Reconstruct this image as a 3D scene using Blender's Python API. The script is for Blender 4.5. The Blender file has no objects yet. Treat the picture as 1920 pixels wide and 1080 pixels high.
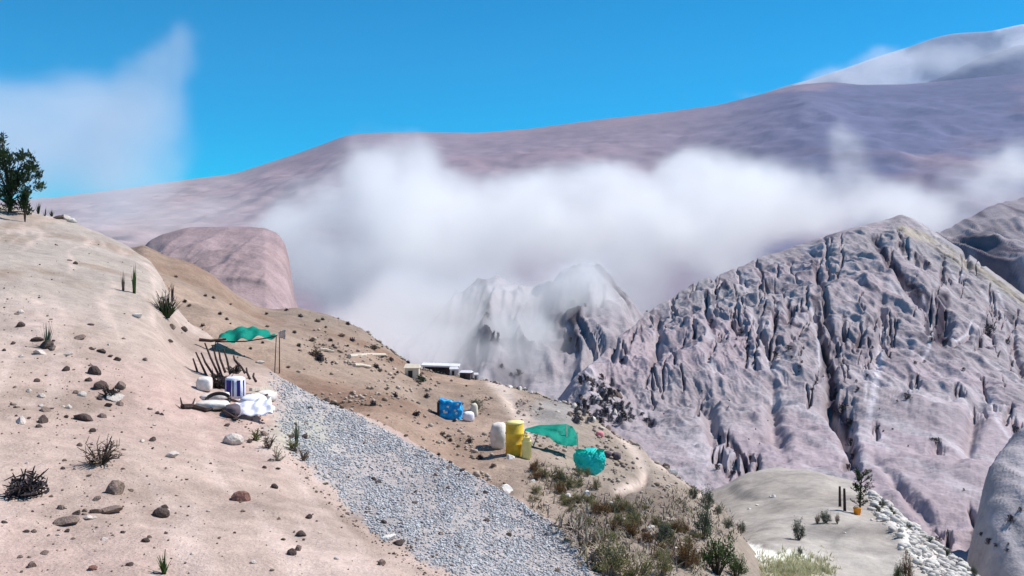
import bpy, bmesh, math, random
import numpy as np
from mathutils import Vector, Matrix
from mathutils.bvhtree import BVHTree
from math import radians, sin, cos, pi, tau

random.seed(11); rng = np.random.default_rng(5)
scene = bpy.context.scene
COL = scene.collection

# ------------------------------------------------------------------ camera
F = 1800.0; HOR = 470.0            # focal length and horizon row, in pixels of a 1920 x 1080 picture
cam = bpy.data.cameras.new('camera'); camo = bpy.data.objects.new('camera', cam); COL.objects.link(camo)
cam.sensor_width = 36; cam.lens = 36 * F / 1920
cam.shift_y = -(540 - HOR) / 1920
camo.rotation_euler = (radians(90), 0, 0)
cam.clip_start = 0.1; cam.clip_end = 60000
scene.camera = camo

# ------------------------------------------------------------------ sky and sun
SUN = Vector((0.60, 0.20, 0.78)).normalized()
elev = math.asin(SUN.z); azim = math.atan2(SUN.x, SUN.y)
w = bpy.data.worlds.new('World'); scene.world = w; w.use_nodes = True
nt = w.node_tree; nt.nodes.clear()
out = nt.nodes.new('ShaderNodeOutputWorld'); bg = nt.nodes.new('ShaderNodeBackground')
sky = nt.nodes.new('ShaderNodeTexSky'); sky.sky_type = 'NISHITA'; sky.sun_disc = False
sky.sun_elevation = elev; sky.sun_rotation = azim; sky.altitude = 2500; sky.air_density = 1.0
sky.dust_density = 0.3; sky.ozone_density = 3.0
hs = nt.nodes.new('ShaderNodeHueSaturation'); hs.inputs['Saturation'].default_value = 3.0
hs.inputs['Hue'].default_value = 0.487; hs.inputs['Value'].default_value = 1.0
nt.links.new(sky.outputs[0], hs.inputs['Color']); nt.links.new(hs.outputs[0], bg.inputs[0])
bg.inputs[1].default_value = 0.105
nt.links.new(bg.outputs[0], out.inputs[0])
sl = bpy.data.lights.new('sun', 'SUN'); sl.energy = 4.6; sl.angle = radians(0.5); sl.color = (1.0, 0.94, 0.87)
slo = bpy.data.objects.new('sun', sl); COL.objects.link(slo)
slo.rotation_euler = SUN.to_track_quat('Z', 'Y').to_euler()
vs = scene.view_settings; vs.view_transform = 'Standard'; vs.look = 'None'; vs.exposure = 0.40; vs.gamma = 1
scene.cycles.volume_bounces = 20; scene.cycles.max_bounces = 22; scene.cycles.volume_step_rate = 2.0
scene.cycles.volume_max_steps = 256

# ------------------------------------------------------------------ numpy noise
def _h(ix, iy, s):
    n = (ix.astype(np.int64) * 374761393 + iy.astype(np.int64) * 668265263 + s * 974711) & 0xffffffff
    n = ((n ^ (n >> 13)) * 1274126177) & 0xffffffff
    return ((n ^ (n >> 16)) & 0xffff) / 65535.0
def vnoise(x, y, s=0):
    ix = np.floor(x); iy = np.floor(y); fx = x - ix; fy = y - iy
    fx = fx*fx*fx*(fx*(fx*6-15)+10); fy = fy*fy*fy*(fy*(fy*6-15)+10)
    a = _h(ix, iy, s); b = _h(ix+1, iy, s); c = _h(ix, iy+1, s); d = _h(ix+1, iy+1, s)
    return (a*(1-fx)+b*fx)*(1-fy) + (c*(1-fx)+d*fx)*fy - 0.5
def fbm(x, y, o=4, s=0, g=0.5):
    t = 0; a = 1
    for k in range(o):
        t = t + a * vnoise(x + 13.7*k, y - 7.3*k, s+k); a *= g; x = x*2.03; y = y*2.03
    return t
def ridged(x, y, o=4, s=0, g=0.5):
    t = 0; a = 1
    for k in range(o):
        t = t + a * (1 - np.abs(2*vnoise(x + 5.1*k, y + 3.3*k, s+k))); a *= g; x = x*2.1; y = y*2.1
    return t

# ------------------------------------------------------------------ materials
def new_mat(name):
    m = bpy.data.materials.new(name); m.use_nodes = True
    return m, m.node_tree, m.node_tree.nodes['Principled BSDF']
def mat(name, col, rough=0.9, var=0.15, scale=6.0, metal=0, bump=0.0, trans=0, col2=None, spec=0.3):
    m, t, b = new_mat(name)
    tc = t.nodes.new('ShaderNodeTexCoord'); n = t.nodes.new('ShaderNodeTexNoise')
    n.inputs['Scale'].default_value = scale; n.inputs['Detail'].default_value = 5
    t.links.new(tc.outputs['Object'], n.inputs['Vector'])
    cr = t.nodes.new('ShaderNodeValToRGB')
    c2 = col2 if col2 else tuple(min(1, c*(1+var)) for c in col)
    c1 = tuple(c*(1-var) for c in col) if not col2 else col
    cr.color_ramp.elements[0].color = (*c1, 1); cr.color_ramp.elements[0].position = 0.35
    cr.color_ramp.elements[1].color = (*c2, 1); cr.color_ramp.elements[1].position = 0.65
    t.links.new(n.outputs[0], cr.inputs[0]); t.links.new(cr.outputs[0], b.inputs['Base Color'])
    b.inputs['Roughness'].default_value = rough; b.inputs['Metallic'].default_value = metal
    b.inputs['Specular IOR Level'].default_value = spec
    if bump:
        bp = t.nodes.new('ShaderNodeBump'); bp.inputs['Strength'].default_value = bump
        bp.inputs['Distance'].default_value = 0.05
        t.links.new(n.outputs[0], bp.inputs['Height']); t.links.new(bp.outputs[0], b.inputs['Normal'])
    if trans:
        tr = t.nodes.new('ShaderNodeBsdfTranslucent'); mx = t.nodes.new('ShaderNodeMixShader')
        mx.inputs[0].default_value = trans
        t.links.new(cr.outputs[0], tr.inputs[0]); t.links.new(b.outputs[0], mx.inputs[1]); t.links.new(tr.outputs[0], mx.inputs[2])
        t.links.new(mx.outputs[0], t.nodes['Material Output'].inputs['Surface'])
    return m
def earth(name, scales, var=0.18, bump=0.4, bdist=0.1, tint=None):
    """terrain: colour from the 'soil' attribute broken up by noise of several sizes"""
    m, t, b = new_mat(name)
    at = t.nodes.new('ShaderNodeAttribute'); at.attribute_name = 'soil'
    tc = t.nodes.new('ShaderNodeTexCoord')
    prev = at.outputs['Color']; hsum = None
    for k, s in enumerate(scales):
        n = t.nodes.new('ShaderNodeTexNoise'); n.inputs['Scale'].default_value = s
        n.inputs['Detail'].default_value = 6; n.inputs['Roughness'].default_value = 0.6
        t.links.new(tc.outputs['Object'], n.inputs['Vector'])
        mr = t.nodes.new('ShaderNodeMapRange'); mr.inputs['From Min'].default_value = 0.3; mr.inputs['From Max'].default_value = 0.7
        mr.inputs['To Min'].default_value = 1-var; mr.inputs['To Max'].default_value = 1+var
        t.links.new(n.outputs[0], mr.inputs['Value'])
        mu = t.nodes.new('ShaderNodeVectorMath'); mu.operation = 'SCALE'
        t.links.new(prev, mu.inputs[0]); t.links.new(mr.outputs[0], mu.inputs['Scale']); prev = mu.outputs[0]
        if hsum is None: hsum = n.outputs[0]
        else:
            ad = t.nodes.new('ShaderNodeMath'); ad.operation = 'MULTIPLY_ADD'; ad.inputs[1].default_value = 0.4
            t.links.new(n.outputs[0], ad.inputs[0]); t.links.new(hsum, ad.inputs[2]); hsum = ad.outputs[0]
    t.links.new(prev, b.inputs['Base Color'])
    b.inputs['Roughness'].default_value = 1; b.inputs['Specular IOR Level'].default_value = 0.05
    bp = t.nodes.new('ShaderNodeBump'); bp.inputs['Strength'].default_value = bump; bp.inputs['Distance'].default_value = bdist
    t.links.new(hsum, bp.inputs['Height']); t.links.new(bp.outputs[0], b.inputs['Normal'])
    return m

# ------------------------------------------------------------------ object helpers
def tag(o, label=None, cat=None, group=None, kind=None):
    if label: o['label'] = label
    if cat: o['category'] = cat
    if group: o['group'] = group
    if kind: o['kind'] = kind
    return o
def link_mesh(name, me, m=None, parent=None):
    o = bpy.data.objects.new(name, me); COL.objects.link(o)
    if m: me.materials.append(m)
    if parent: o.parent = parent
    return o
def mk(name, verts, faces, m=None, parent=None, smooth=False):
    me = bpy.data.meshes.new(name); me.from_pydata([tuple(v) for v in verts], [], [tuple(f) for f in faces]); me.update()
    if smooth: me.polygons.foreach_set('use_smooth', [True]*len(me.polygons))
    return link_mesh(name, me, m, parent)
def empty(name, loc, rz=0.0):
    o = bpy.data.objects.new(name, None); COL.objects.link(o); o.location = loc; o.rotation_euler = (0, 0, rz)
    o.empty_display_size = 0.2
    return o
def copy_tree(o, loc, rz=0.0, sc=1.0):
    c = o.copy(); COL.objects.link(c); c.location = loc; c.rotation_euler = (0, 0, rz)
    c.scale = (sc, sc, sc) if not isinstance(sc, tuple) else sc
    for ch in o.children:
        d = ch.copy(); COL.objects.link(d); d.parent = c
        for g in ch.children:
            e = g.copy(); COL.objects.link(e); e.parent = d
    return c

# ------------------------------------------------------------------ terrain layers
LAYERS = {}; BVH = {}
def rowf(pts, u):
    p = np.array(sorted(pts)); return np.interp(u, p[:,0], p[:,1]), np.interp(u, p[:,0], p[:,2])
def smooth1(a, k, axis):
    if k <= 0: return a
    r = np.arange(-3*k, 3*k+1); g = np.exp(-r*r/(2.0*k*k)); g /= g.sum()
    pad = [(0,0)]*a.ndim; pad[axis] = (3*k, 3*k); b = np.pad(a, pad, mode='edge')
    return np.apply_along_axis(lambda v: np.convolve(v, g, mode='valid'), axis, b)
def terrain(name, rows, u0, u1, nu, nrows, m, disp=None, colour=None, su=2, sr=2, carve=None):
    """rows: curves near -> far, each a list of (px, py, depth); straight ground between neighbouring curves"""
    u = np.linspace(u0, u1, nu)
    R = [rowf(r, u) for r in rows]
    D = []; P = []
    for k in range(len(R)-1):
        n = nrows[k]; (p0, d0), (p1, d1) = R[k], R[k+1]
        for i in range(n + (1 if k == len(R)-2 else 0)):
            t = i / n; d = d0*(d1/d0)**t
            s = (1/d - 1/d0) / (1/d1 - 1/d0)
            D.append(d); P.append(p0 + (p1-p0)*s)
    D = np.array(D); P = np.array(P)
    D = smooth1(D, su, 1); P = smooth1(P, su, 1); P = smooth1(P, sr, 0)
    X = (u[None,:] - 960)/F*D; Z = (HOR - P)/F*D; U = np.repeat(u[None,:], len(D), 0)
    if disp: Z = Z + disp(X, D, U, P)
    V = np.stack([X, D, Z], -1).reshape(-1, 3)
    nr, nc = D.shape
    idx = np.arange(nr*nc).reshape(nr, nc)
    fc = np.stack([idx[:-1,:-1], idx[:-1,1:], idx[1:,1:], idx[1:,:-1]], -1).reshape(-1, 4)
    me = bpy.data.meshes.new(name)
    me.vertices.add(len(V)); me.vertices.foreach_set('co', V.ravel().astype(np.float32))
    me.loops.add(fc.size); me.loops.foreach_set('vertex_index', fc.ravel().astype(np.int32))
    me.polygons.add(len(fc)); me.polygons.foreach_set('loop_start', np.arange(0, fc.size, 4, dtype=np.int32))
    me.polygons.foreach_set('loop_total', np.full(len(fc), 4, dtype=np.int32))
    me.polygons.foreach_set('use_smooth', np.ones(len(fc), dtype=bool)); me.update(calc_edges=True)
    if colour is not None:
        PY = HOR - F*Z/D
        c = colour(X, D, U, PY, Z); a = me.color_attributes.new('soil', 'FLOAT_COLOR', 'POINT')
        rgba = np.ones((len(V), 4), dtype=np.float32); rgba[:, :3] = np.clip(c.reshape(-1, 3), 0.01, 1)
        a.data.foreach_set('color', rgba.ravel())
    o = link_mesh(name, me, m); o['kind'] = 'structure'
    BVH[name] = BVHTree.FromPolygons([tuple(v) for v in V], [tuple(f) for f in fc])
    return o
def back(row, f, dp): return [(a, b+dp, d*f) for a, b, d in row]
def cst(c, X): return np.broadcast_to(np.array(c, float), X.shape + (3,)).copy()
def mixc(c, k, t): return c*(1-t[..., None]) + np.array(k)*t[..., None]
def sm(x, a, b):
    t = np.clip((x-a)/(b-a), 0, 1); return t*t*(3-2*t)
def polydist(U, P, pts):
    """distance in pixels from each vertex to a polyline, and how far along it that is"""
    best = np.full(U.shape, 1e9); along = np.zeros(U.shape); L = len(pts)-1
    for k in range(L):
        (ax, ay), (bx, by) = pts[k], pts[k+1]; vx, vy = bx-ax, by-ay
        t = np.clip(((U-ax)*vx + (P-ay)*vy)/(vx*vx+vy*vy+1e-9), 0, 1)
        d = np.hypot(U-ax-t*vx, P-ay-t*vy); q = d < best
        best = np.where(q, d, best); along = np.where(q, (k+t)/L, along)
    return best, along

m_near = earth('pale_slope_earth', (0.35, 3.0, 22.0), 0.14, 0.8, 0.08)
m_mid = earth('brown_slope_earth', (0.12, 0.8, 6.0), 0.16, 0.7, 0.25)
m_rock = earth('mauve_eroded_rock', (0.02, 0.16, 1.3), 0.15, 0.7, 0.7)
m_far = earth('far_mountain_rock', (0.0016, 0.008, 0.04), 0.08, 0.35, 8.0)

# --- the slope the camera stands on
near_crest = [(-900,130,47),(-200,310,44),(0,385,42),(60,395,42),(140,413,42),(200,436,41),(250,460,40),(285,484,39),(302,512,37.5),
    (322,565,35.5),(355,610,34),(420,648,31),(520,700,27.5),(600,742,26),(700,790,24),(780,832,21.5),(860,868,19.5),(930,905,18),
    (1000,948,16),(1100,985,14.5),(1150,1030,13),(1250,1130,12),(1500,1350,11.5),(2700,1900,11)]
near_rows = [
    [(-900,1700,4.2),(0,1600,4.5),(860,1600,4.5),(1500,1800,4.5),(2700,2300,4.5)],
    [(-900,900,9),(0,1080,9),(400,1080,9.3),(850,1080,10),(1100,1110,11),(1300,1230,10.5),(1600,1450,9),(2700,2100,8)],
    [(-900,420,24),(0,700,18),(200,735,18),(400,815,17),(520,850,16),(700,880,17.5),(860,930,15.5),(1000,1000,14),(1100,1040,13),(1300,1200,11),(1600,1420,10.5),(2700,2000,10)],
    near_crest, back(near_crest, 1.12, 60), back(near_crest, 1.45, 260)]
GRAV_LO = [(480,770),(505,800),(560,862),(610,912),(660,960),(720,1008),(770,1040),(850,1090),(1000,1190),(1100,1260)]
GRAV_HI = [(480,690),(520,703),(600,745),(700,792),(780,836),(860,872),(930,910),(1000,955),(1050,990),(1085,1030),(1110,1080),(1180,1260)]
def grav_mask(U, P):
    lo = np.array(GRAV_LO); hi = np.array(GRAV_HI)
    yl = np.interp(U, lo[:,0], lo[:,1]); yh = np.interp(U, hi[:,0], hi[:,1])
    n = fbm(U*0.02, P*0.02, 3, 91)*26
    return sm(yl + n - P, -6, 20) * sm(P - yh, -4, 6) * sm(U, 485, 560)
def d_near(X, D, U, P):
    z = 0.30*fbm(X*0.12, D*0.12, 3, 3) + 0.11*fbm(X*0.6, D*0.6, 4, 7) + 0.03*fbm(X*3, D*3, 3, 9)
    z -= 0.03*grav_mask(U, P)
    return z
def c_near(X, D, U, P, Z):
    c = cst((0.46,0.35,0.30), X)
    c = mixc(c, (0.50,0.35,0.31), np.clip(fbm(X*0.16, D*0.16, 3, 21)*1.3+0.15, 0, 0.8))
    c = mixc(c, (0.36,0.32,0.285), sm(P, 760, 450)*0.85)
    c = mixc(c, (0.29,0.22,0.18), np.clip(fbm(X*0.5, D*0.5, 4, 33)*1.9-0.18, 0, 0.75))
    rl = ridged(X*0.8 + D*0.35 + .5*fbm(X*.3, D*.3, 2, 25), D*0.12, 3, 27)
    c = mixc(c, (0.58,0.455,0.405), sm(rl, 1.25, 1.6)*0.5)
    for cx, cy, r_ in ((195,750,70),(150,970,90),(60,790,60),(190,850,50),(430,800,90),(210,925,40),(45,915,60),(300,965,40),(85,655,45),(175,655,70)):
        c = mixc(c, (0.34,0.255,0.215), sm(np.hypot((U-cx)/r_, (P-cy)/r_*1.8) + fbm(U*.04, P*.07, 3, 29), 1.0, 0.2)*0.5)
    c = mixc(c, (0.40,0.375,0.37), grav_mask(U, P)*0.8)
    # greenish grey litter under the camp
    r = np.hypot((U-560)/110, (P-815)/60); c = mixc(c, (0.38,0.375,0.31), sm(r, 1, 0.2)*0.7)
    return c
terrain('near_slope', near_rows, -900, 2300, 620, [40, 90, 170, 14, 10], m_near, d_near, c_near, su=1, sr=2)

# --- the brown slope below it
mid_crest = [(-900,250,84),(0,420,78),(150,480,76),(240,476,75),(272,462,75),(305,478,75),(340,490,76),(400,520,78),(440,552,79),
    (480,572,82),(560,577,85),(600,584,85),(650,600,84),(690,618,82),(720,640,80),(780,680,77),(870,696,74),(960,715,71),(1060,745,65),
    (1130,790,58),(1190,830,52),(1250,870,48),(1300,905,44),(1340,940,41),(1380,985,38),(1500,1120,34),(2700,1500,34)]
mid_rows = [
    [(-900,420,52),(0,520,48),(150,600,46),(300,680,43),(400,720,39),(520,780,34),(700,880,28),(860,950,24),(1000,1030,19.5),(1120,1090,17),(1250,1140,15),(1350,1200,14),(1500,1320,14),(2700,1700,14)],
    [(-900,330,60),(0,470,60),(150,520,60),(270,520,62),(340,560,58),(400,598,53),(520,660,47),(700,735,43),(845,787,44),(965,842,34),(1103,885,32),(1220,930,30),(1300,965,29),(1380,1030,27),(1500,1180,25),(2700,1550,25)],
    mid_crest, back(mid_crest, 1.10, 30), back(mid_crest, 1.9, 230)]
TRACK = [(925,712),(950,738),(970,770),(990,800),(1000,812)]
TRACK2 = [(1135,785),(1165,815),(1190,845),(1210,880),(1205,905),(1160,920)]
TRACK3 = [(1190,800),(1215,835),(1235,870),(1290,900),(1340,950)]
def d_mid(X, D, U, P):
    z = 0.9*fbm(X*0.06, D*0.06, 3, 43) + 0.5*fbm(X*0.25, D*0.25, 4, 47) + 0.10*fbm(X*1.2, D*1.2, 3, 49)
    for tr, wd in ((TRACK, 10), (TRACK2, 9), (TRACK3, 7)):
        d, a = polydist(U, P, tr); z = z*(1-0.8*np.exp(-(d/(wd*1.5))**2)) - 0.25*np.exp(-(d/wd)**2)
    return z
def c_mid(X, D, U, P, Z):
    c = cst((0.31,0.232,0.185), X)
    c = mixc(c, (0.23,0.145,0.105), np.clip(fbm(X*0.09, D*0.14, 4, 53)*1.6+0.2, 0, 0.85)*sm(U, 1000, 700))
    c = mixc(c, (0.43,0.315,0.25), np.clip(fbm(X*0.2, D*0.1, 3, 57)*1.7-0.1, 0, 0.8))
    c = mixc(c, (0.25,0.205,0.17), sm(P, 660, 590)*sm(U, 470, 560)*0.7)
    c = mixc(c, (0.30,0.255,0.215), sm(U, 900, 1100)*0.75)
    c = mixc(c, (0.19,0.15,0.125), sm(np.hypot((U-1190)/130, (P-960)/70), 1.1, 0.4)*0.9)
    c = mixc(c, (0.29,0.27,0.26), sm(np.hypot((U-1040)/60, (P-775)/35), 1.1, 0.5)*0.8)
    for tr, wd in ((TRACK, 15), (TRACK2, 9), (TRACK3, 8)):
        d, a = polydist(U, P, tr); c = mixc(c, (0.56,0.46,0.40), np.exp(-(d/wd)**2)*0.95)
    d, a = polydist(U, P, [(718,636),(750,655),(775,668)]); c = mixc(c, (0.62,0.55,0.52), np.exp(-(d/5)**2)*0.9)
    return c
terrain('brown_slope', mid_rows, -900, 2300, 520, [60, 130, 12, 12], m_mid, d_mid, c_mid, su=1, sr=1)

# --- flat pads at lower right
ter_crest = [(600,1000,60),(1200,955,62),(1300,932,62),(1350,908,64),(1395,886,65),(1450,873,66),(1510,875,65),(1560,888,62),(1600,905,58),
    (1640,932,52),(1680,968,46),(1720,1000,42),(1760,1030,39),(1800,1058,36),(1860,1092,34),(2100,1250,34),(2700,1500,34)]
ter_rows = [
    [(600,1200,26),(1200,1160,26),(1380,1160,24),(1450,1165,23),(1640,1180,23),(1800,1230,23),(2100,1380,23),(2700,1700,23)],
    [(600,1120,34),(1200,1080,34),(1380,1062,31),(1450,1060,31),(1530,1070,31),(1600,1085,31),(1690,1090,31),(1800,1140,29),(2100,1300,29),(2700,1600,29)],
    [(600,1100,38),(1200,1040,38),(1300,1020,38),(1380,1008,37),(1450,985,38),(1560,962,41),(1640,955,44),(1690,1010,37),(1720,1050,35),(1800,1110,31),(2100,1270,31),(2700,1560,31)],
    [(600,1050,48),(1200,1000,50),(1300,975,50),(1380,950,50),(1450,938,50),(1560,936,49),(1620,938,49),(1665,970,44),(1720,1020,40),(1800,1075,34.5),(2100,1260,33),(2700,1540,33)],
    ter_crest, back(ter_crest, 1.06, 30), back(ter_crest, 1.5, 200)]
def d_ter(X, D, U, P):
    z = 0.45*fbm(X*0.10, D*0.10, 3, 61) + 0.22*fbm(X*0.5, D*0.5, 4, 63)
    r = np.hypot((U-1640)/90, (P-1020)/50); z += 0.18*sm(r, 1.0, 0.7)          # smooth earth mound
    r = np.hypot((U-1470)/110, (P-912)/30); z += 0.25*sm(r, 1.0, 0.7)
    return z
def c_ter(X, D, U, P, Z):
    c = cst((0.36,0.32,0.285), X)
    c = mixc(c, (0.45,0.41,0.37), np.clip(fbm(X*0.15, D*0.15, 3, 67)*1.5+0.2, 0, 0.8))
    c = mixc(c, (0.25,0.22,0.20), np.clip(fbm(X*0.6, D*0.6, 4, 69)*1.5-.1,0,.6))
    c = mixc(c, (0.25,0.225,0.21), sm(np.hypot((U-1550)/60, (P-998)/16), 1.2, 0.6)*0.7)  # cast shadow of the small terrace shrub, put into the ground colour
    d, a = polydist(U, P, [(1640,932),(1680,968),(1715,1010),(1740,1040),(1800,1080),(1860,1100)])
    c = mixc(c, (0.62,0.585,0.55), sm(d + 18*fbm(U*0.05, P*0.05, 3, 71), 26, 12)*sm(U, 1635, 1680))
    d, a = polydist(U, P, [(1345,1000),(1385,1025),(1440,1040),(1500,1052)])
    c = mixc(c, (0.82,0.80,0.72), sm(d + 14*fbm(U*0.06, P*0.06, 3, 73), 20, 12))
    c = mixc(c, (0.50,0.475,0.36), sm(np.hypot((U-1490)/75, (P-1075)/32), 1.1, 0.6)*0.8)
    return c
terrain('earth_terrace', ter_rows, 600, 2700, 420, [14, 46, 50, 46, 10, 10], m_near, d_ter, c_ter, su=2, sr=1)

# --- right mountain, cut by gullies
rt_crest = [(900,810,205),(1000,775,200),(1050,745,195),(1075,715,190),(1100,690,190),(1150,645,210),(1180,612,235),(1212,583,260),(1250,560,275),
    (1300,528,290),(1340,516,300),(1380,500,308),(1440,474,325),(1500,458,332),(1560,440,338),(1620,420,342),(1690,404,345),(1725,415,340),
    (1760,438,330),(1800,465,315),(1850,498,300),(1920,552,280),(2100,640,250),(2700,800,230)]
rt_rows = [
    [(900,960,80),(1100,960,76),(1300,1000,68),(1440,1020,64),(1560,1050,60),(1690,1100,52),(1850,1180,46),(1920,1220,42),(2100,1320,40),(2700,1600,36)],
    [(900,900,100),(1000,880,100),(1100,880,95),(1210,905,90),(1300,920,86),(1440,935,82),(1560,945,78),(1690,975,70),(1760,1010,64),(1850,1070,57),(1920,1110,52),(2100,1220,48),(2700,1450,42)],
    [(900,815,150),(1000,785,150),(1060,765,150),(1100,760,150),(1210,765,150),(1300,750,152),(1440,735,155),(1560,730,152),(1690,725,150),(1760,735,146),(1850,755,140),(1920,780,134),(2100,850,124),(2700,1000,110)],
    rt_crest, back(rt_crest, 1.08, 22), back(rt_crest, 1.7, 190)]
GULLIES = [  # polyline in picture coordinates, width px, depth m, darkness of the gully colour
    ([(1640,450),(1665,490),(1695,525),(1738,560),(1745,625)], 9, 5, .9),
    ([(1768,560),(1765,600),(1762,636)], 15, 8, 1.0),
    ([(1825,590),(1805,625),(1780,640)], 5, 3, .3),
    ([(1528,560),(1538,620),(1548,680),(1560,715)], 8, 6, .8),
    ([(1560,690),(1560,760),(1582,790),(1598,850)], 13, 7, 1.0),
    ([(1520,470),(1535,525),(1548,575),(1565,640),(1570,680)], 6, 4, .55),
    ([(1585,590),(1585,650)], 4, 3, .7), ([(1625,600),(1605,650)], 4, 3, .7), ([(1545,440),(1552,500)], 4, 3, .5),
    ([(1478,565),(1482,610)], 5, 3, .8), ([(1492,570),(1482,612)], 5, 3, .6),
    ([(1415,590),(1425,630),(1440,660),(1448,700)], 6, 4, .8), ([(1458,580),(1448,640)], 6, 4, .3),
    ([(1380,560),(1375,600),(1390,622)], 4, 3, .4), ([(1325,545),(1328,600),(1345,640)], 5, 4, .45),
    ([(1300,560),(1298,600)], 4, 3, .5), ([(1237,585),(1235,640),(1220,700)], 6, 4, .25),
    ([(1865,415),(1868,460),(1872,500)], 9, 5, .9), ([(1800,440),(1812,490),(1836,520)], 6, 4, .4),
    ([(1890,590),(1905,640),(1915,700)], 7, 4, .5), ([(1650,540),(1652,600),(1645,680)], 6, 4, .15),
    ([(1690,435),(1694,470)], 6, 3, .8), ([(1720,470),(1742,498)], 5, 3, .6), ([(1768,480),(1766,530)], 4, 3, .5),
    ([(1360,815),(1390,850),(1400,880)], 5, 3, .7), ([(1700,690),(1712,730)], 5, 2, .6),
    ([(1820,960),(1828,1010)], 5, 1.6, .8), ([(1150,620),(1152,680)], 4, 3, .4), ([(1190,605),(1180,660)], 4, 3, .3),
    ([(1640,850),(1700,940),(1760,1000)], 10, 2.0, .1), ([(1300,700),(1330,780),(1340,850)], 14, 3.5, .1),
    ([(1440,700),(1450,780),(1470,860)], 14, 3.0, .12), ([(1850,690),(1830,780),(1800,860)], 16, 3.0, .05)]
PALE = [([(1655,620),(1648,680),(1638,740),(1630,785)], 7, .8), ([(1745,632),(1742,655),(1732,672)], 3, .8), ([(1625,710),(1622,750)], 3, .6),
    ([(1840,548),(1880,590),(1900,620),(1912,660)], 3, .6), ([(1870,545),(1885,580)], 2.5, .6), ([(1730,555),(1742,590),(1748,625)], 2.5, .6),
    ([(1790,625),(1778,632),(1795,640),(1815,625),(1824,600)], 2.5, .7), ([(1523,580),(1533,640),(1537,685)], 4, .5), ([(1800,440),(1815,490)], 3, .6),
    ([(1826,430),(1838,490)], 3.5, .6), ([(1410,590),(1420,630),(1436,655),(1442,690)], 3, .5), ([(1780,500),(1795,530),(1806,510)], 2.5, .6),
    ([(1860,760),(1870,790),(1900,830)], 3, .6), ([(1700,760),(1712,720)], 3, .4), ([(1590,860),(1597,800)], 3, .4)]
LST = [(1855,625,26,30),(1838,640,12,26),(1888,645,14,18),(1893,672,8,16),(1805,695,10,12),(1794,745,14,22),(1805,742,10,14),(1710,725,9,28),(1720,720,9,24),(1700,748,16,20),(1683,754,7,7),(1715,682,9,8),(1733,680,8,10),(1630,645,6,14),(1637,653,7,6),
 (1625,706,8,9),(1606,717,8,8),(1607,732,10,10),(1522,735,12,14),(1530,720,8,10),(1828,770,8,20),(1845,785,9,24),(1867,770,7,12),(1885,792,16,22),(1905,810,16,24),(1895,780,10,16),(1645,805,14,20),(1755,830,24,14),(1808,920,7,8),(1840,1004,10,9),(1854,1020,16,16),
 (1868,1024,9,9),(1890,1022,7,8),(1888,1034,9,9),(1915,958,12,24),(1897,978,18,26),(1757,1018,18,22),(1775,1040,16,26),(1650,470,14,26),(1660,488,16,24),(1672,500,16,24),(1682,515,14,22),(1692,530,12,18),(1693,470,9,38),(1702,485,9,20),(1720,490,9,24),(1728,495,10,14),
 (1742,496,8,10),(1765,528,7,34),(1773,525,6,22),(1863,500,20,80),(1875,505,16,60),(1850,480,8,40),(1887,512,18,26),(1835,440,7,26),(1900,430,12,30),(1555,478,6,26),(1575,475,6,26),(1542,505,7,36),(1550,520,7,26),(1568,515,8,10),(1460,520,8,26),(1398,535,5,18),
 (1122,645,8,32),(1152,652,8,26),(1181,622,7,20),(1203,628,7,24),(1170,664,7,16),(1167,678,16,8),(1237,603,10,16),(1228,596,6,10),(1303,590,6,12),(1308,608,7,8),(1325,578,6,26),(1335,606,12,16),(1280,624,7,18),(1300,645,9,14),(1363,652,7,10),(1379,650,6,8),(1393,652,6,9),(1402,652,9,9),
 (1375,620,9,14),(1390,624,26,8),(1350,650,6,18),(1430,650,9,30),(1442,670,9,26),(1450,690,8,26),(1478,614,6,30),(1490,614,6,30),(1458,628,5,34),(1512,625,5,34),(1523,600,12,18),(1537,640,12,50),(1548,680,12,44),(1560,715,18,34),(1565,745,20,24),(1580,775,30,26),(1590,800,22,26),(1596,835,20,34),(1600,860,14,22),(1582,650,6,50),
 (1604,655,5,20),(1612,640,6,34),(1565,660,9,16),(1503,680,8,10),(1485,672,8,10),(1442,676,12,10),(1420,640,9,34),(1480,655,20,12),(1455,668,16,14),(1500,690,12,8),(1590,880,16,26),(1605,885,14,22),(1368,752,4,4),(1440,790,4,4),(1748,640,12,14),(1760,634,16,12),(1740,600,9,40),(1745,625,9,30),
 (1345,880,14,34),(1358,886,14,44),(1372,890,16,30),(1385,892,12,36),(1400,888,14,22),(1378,850,9,22),(1420,885,14,26),(1335,862,10,26),(1365,838,8,26),(1352,822,8,16),(1408,862,12,18),(1447,900,7,10),(1212,790,20,10),(1222,797,16,9),(1205,778,12,8)]
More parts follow.
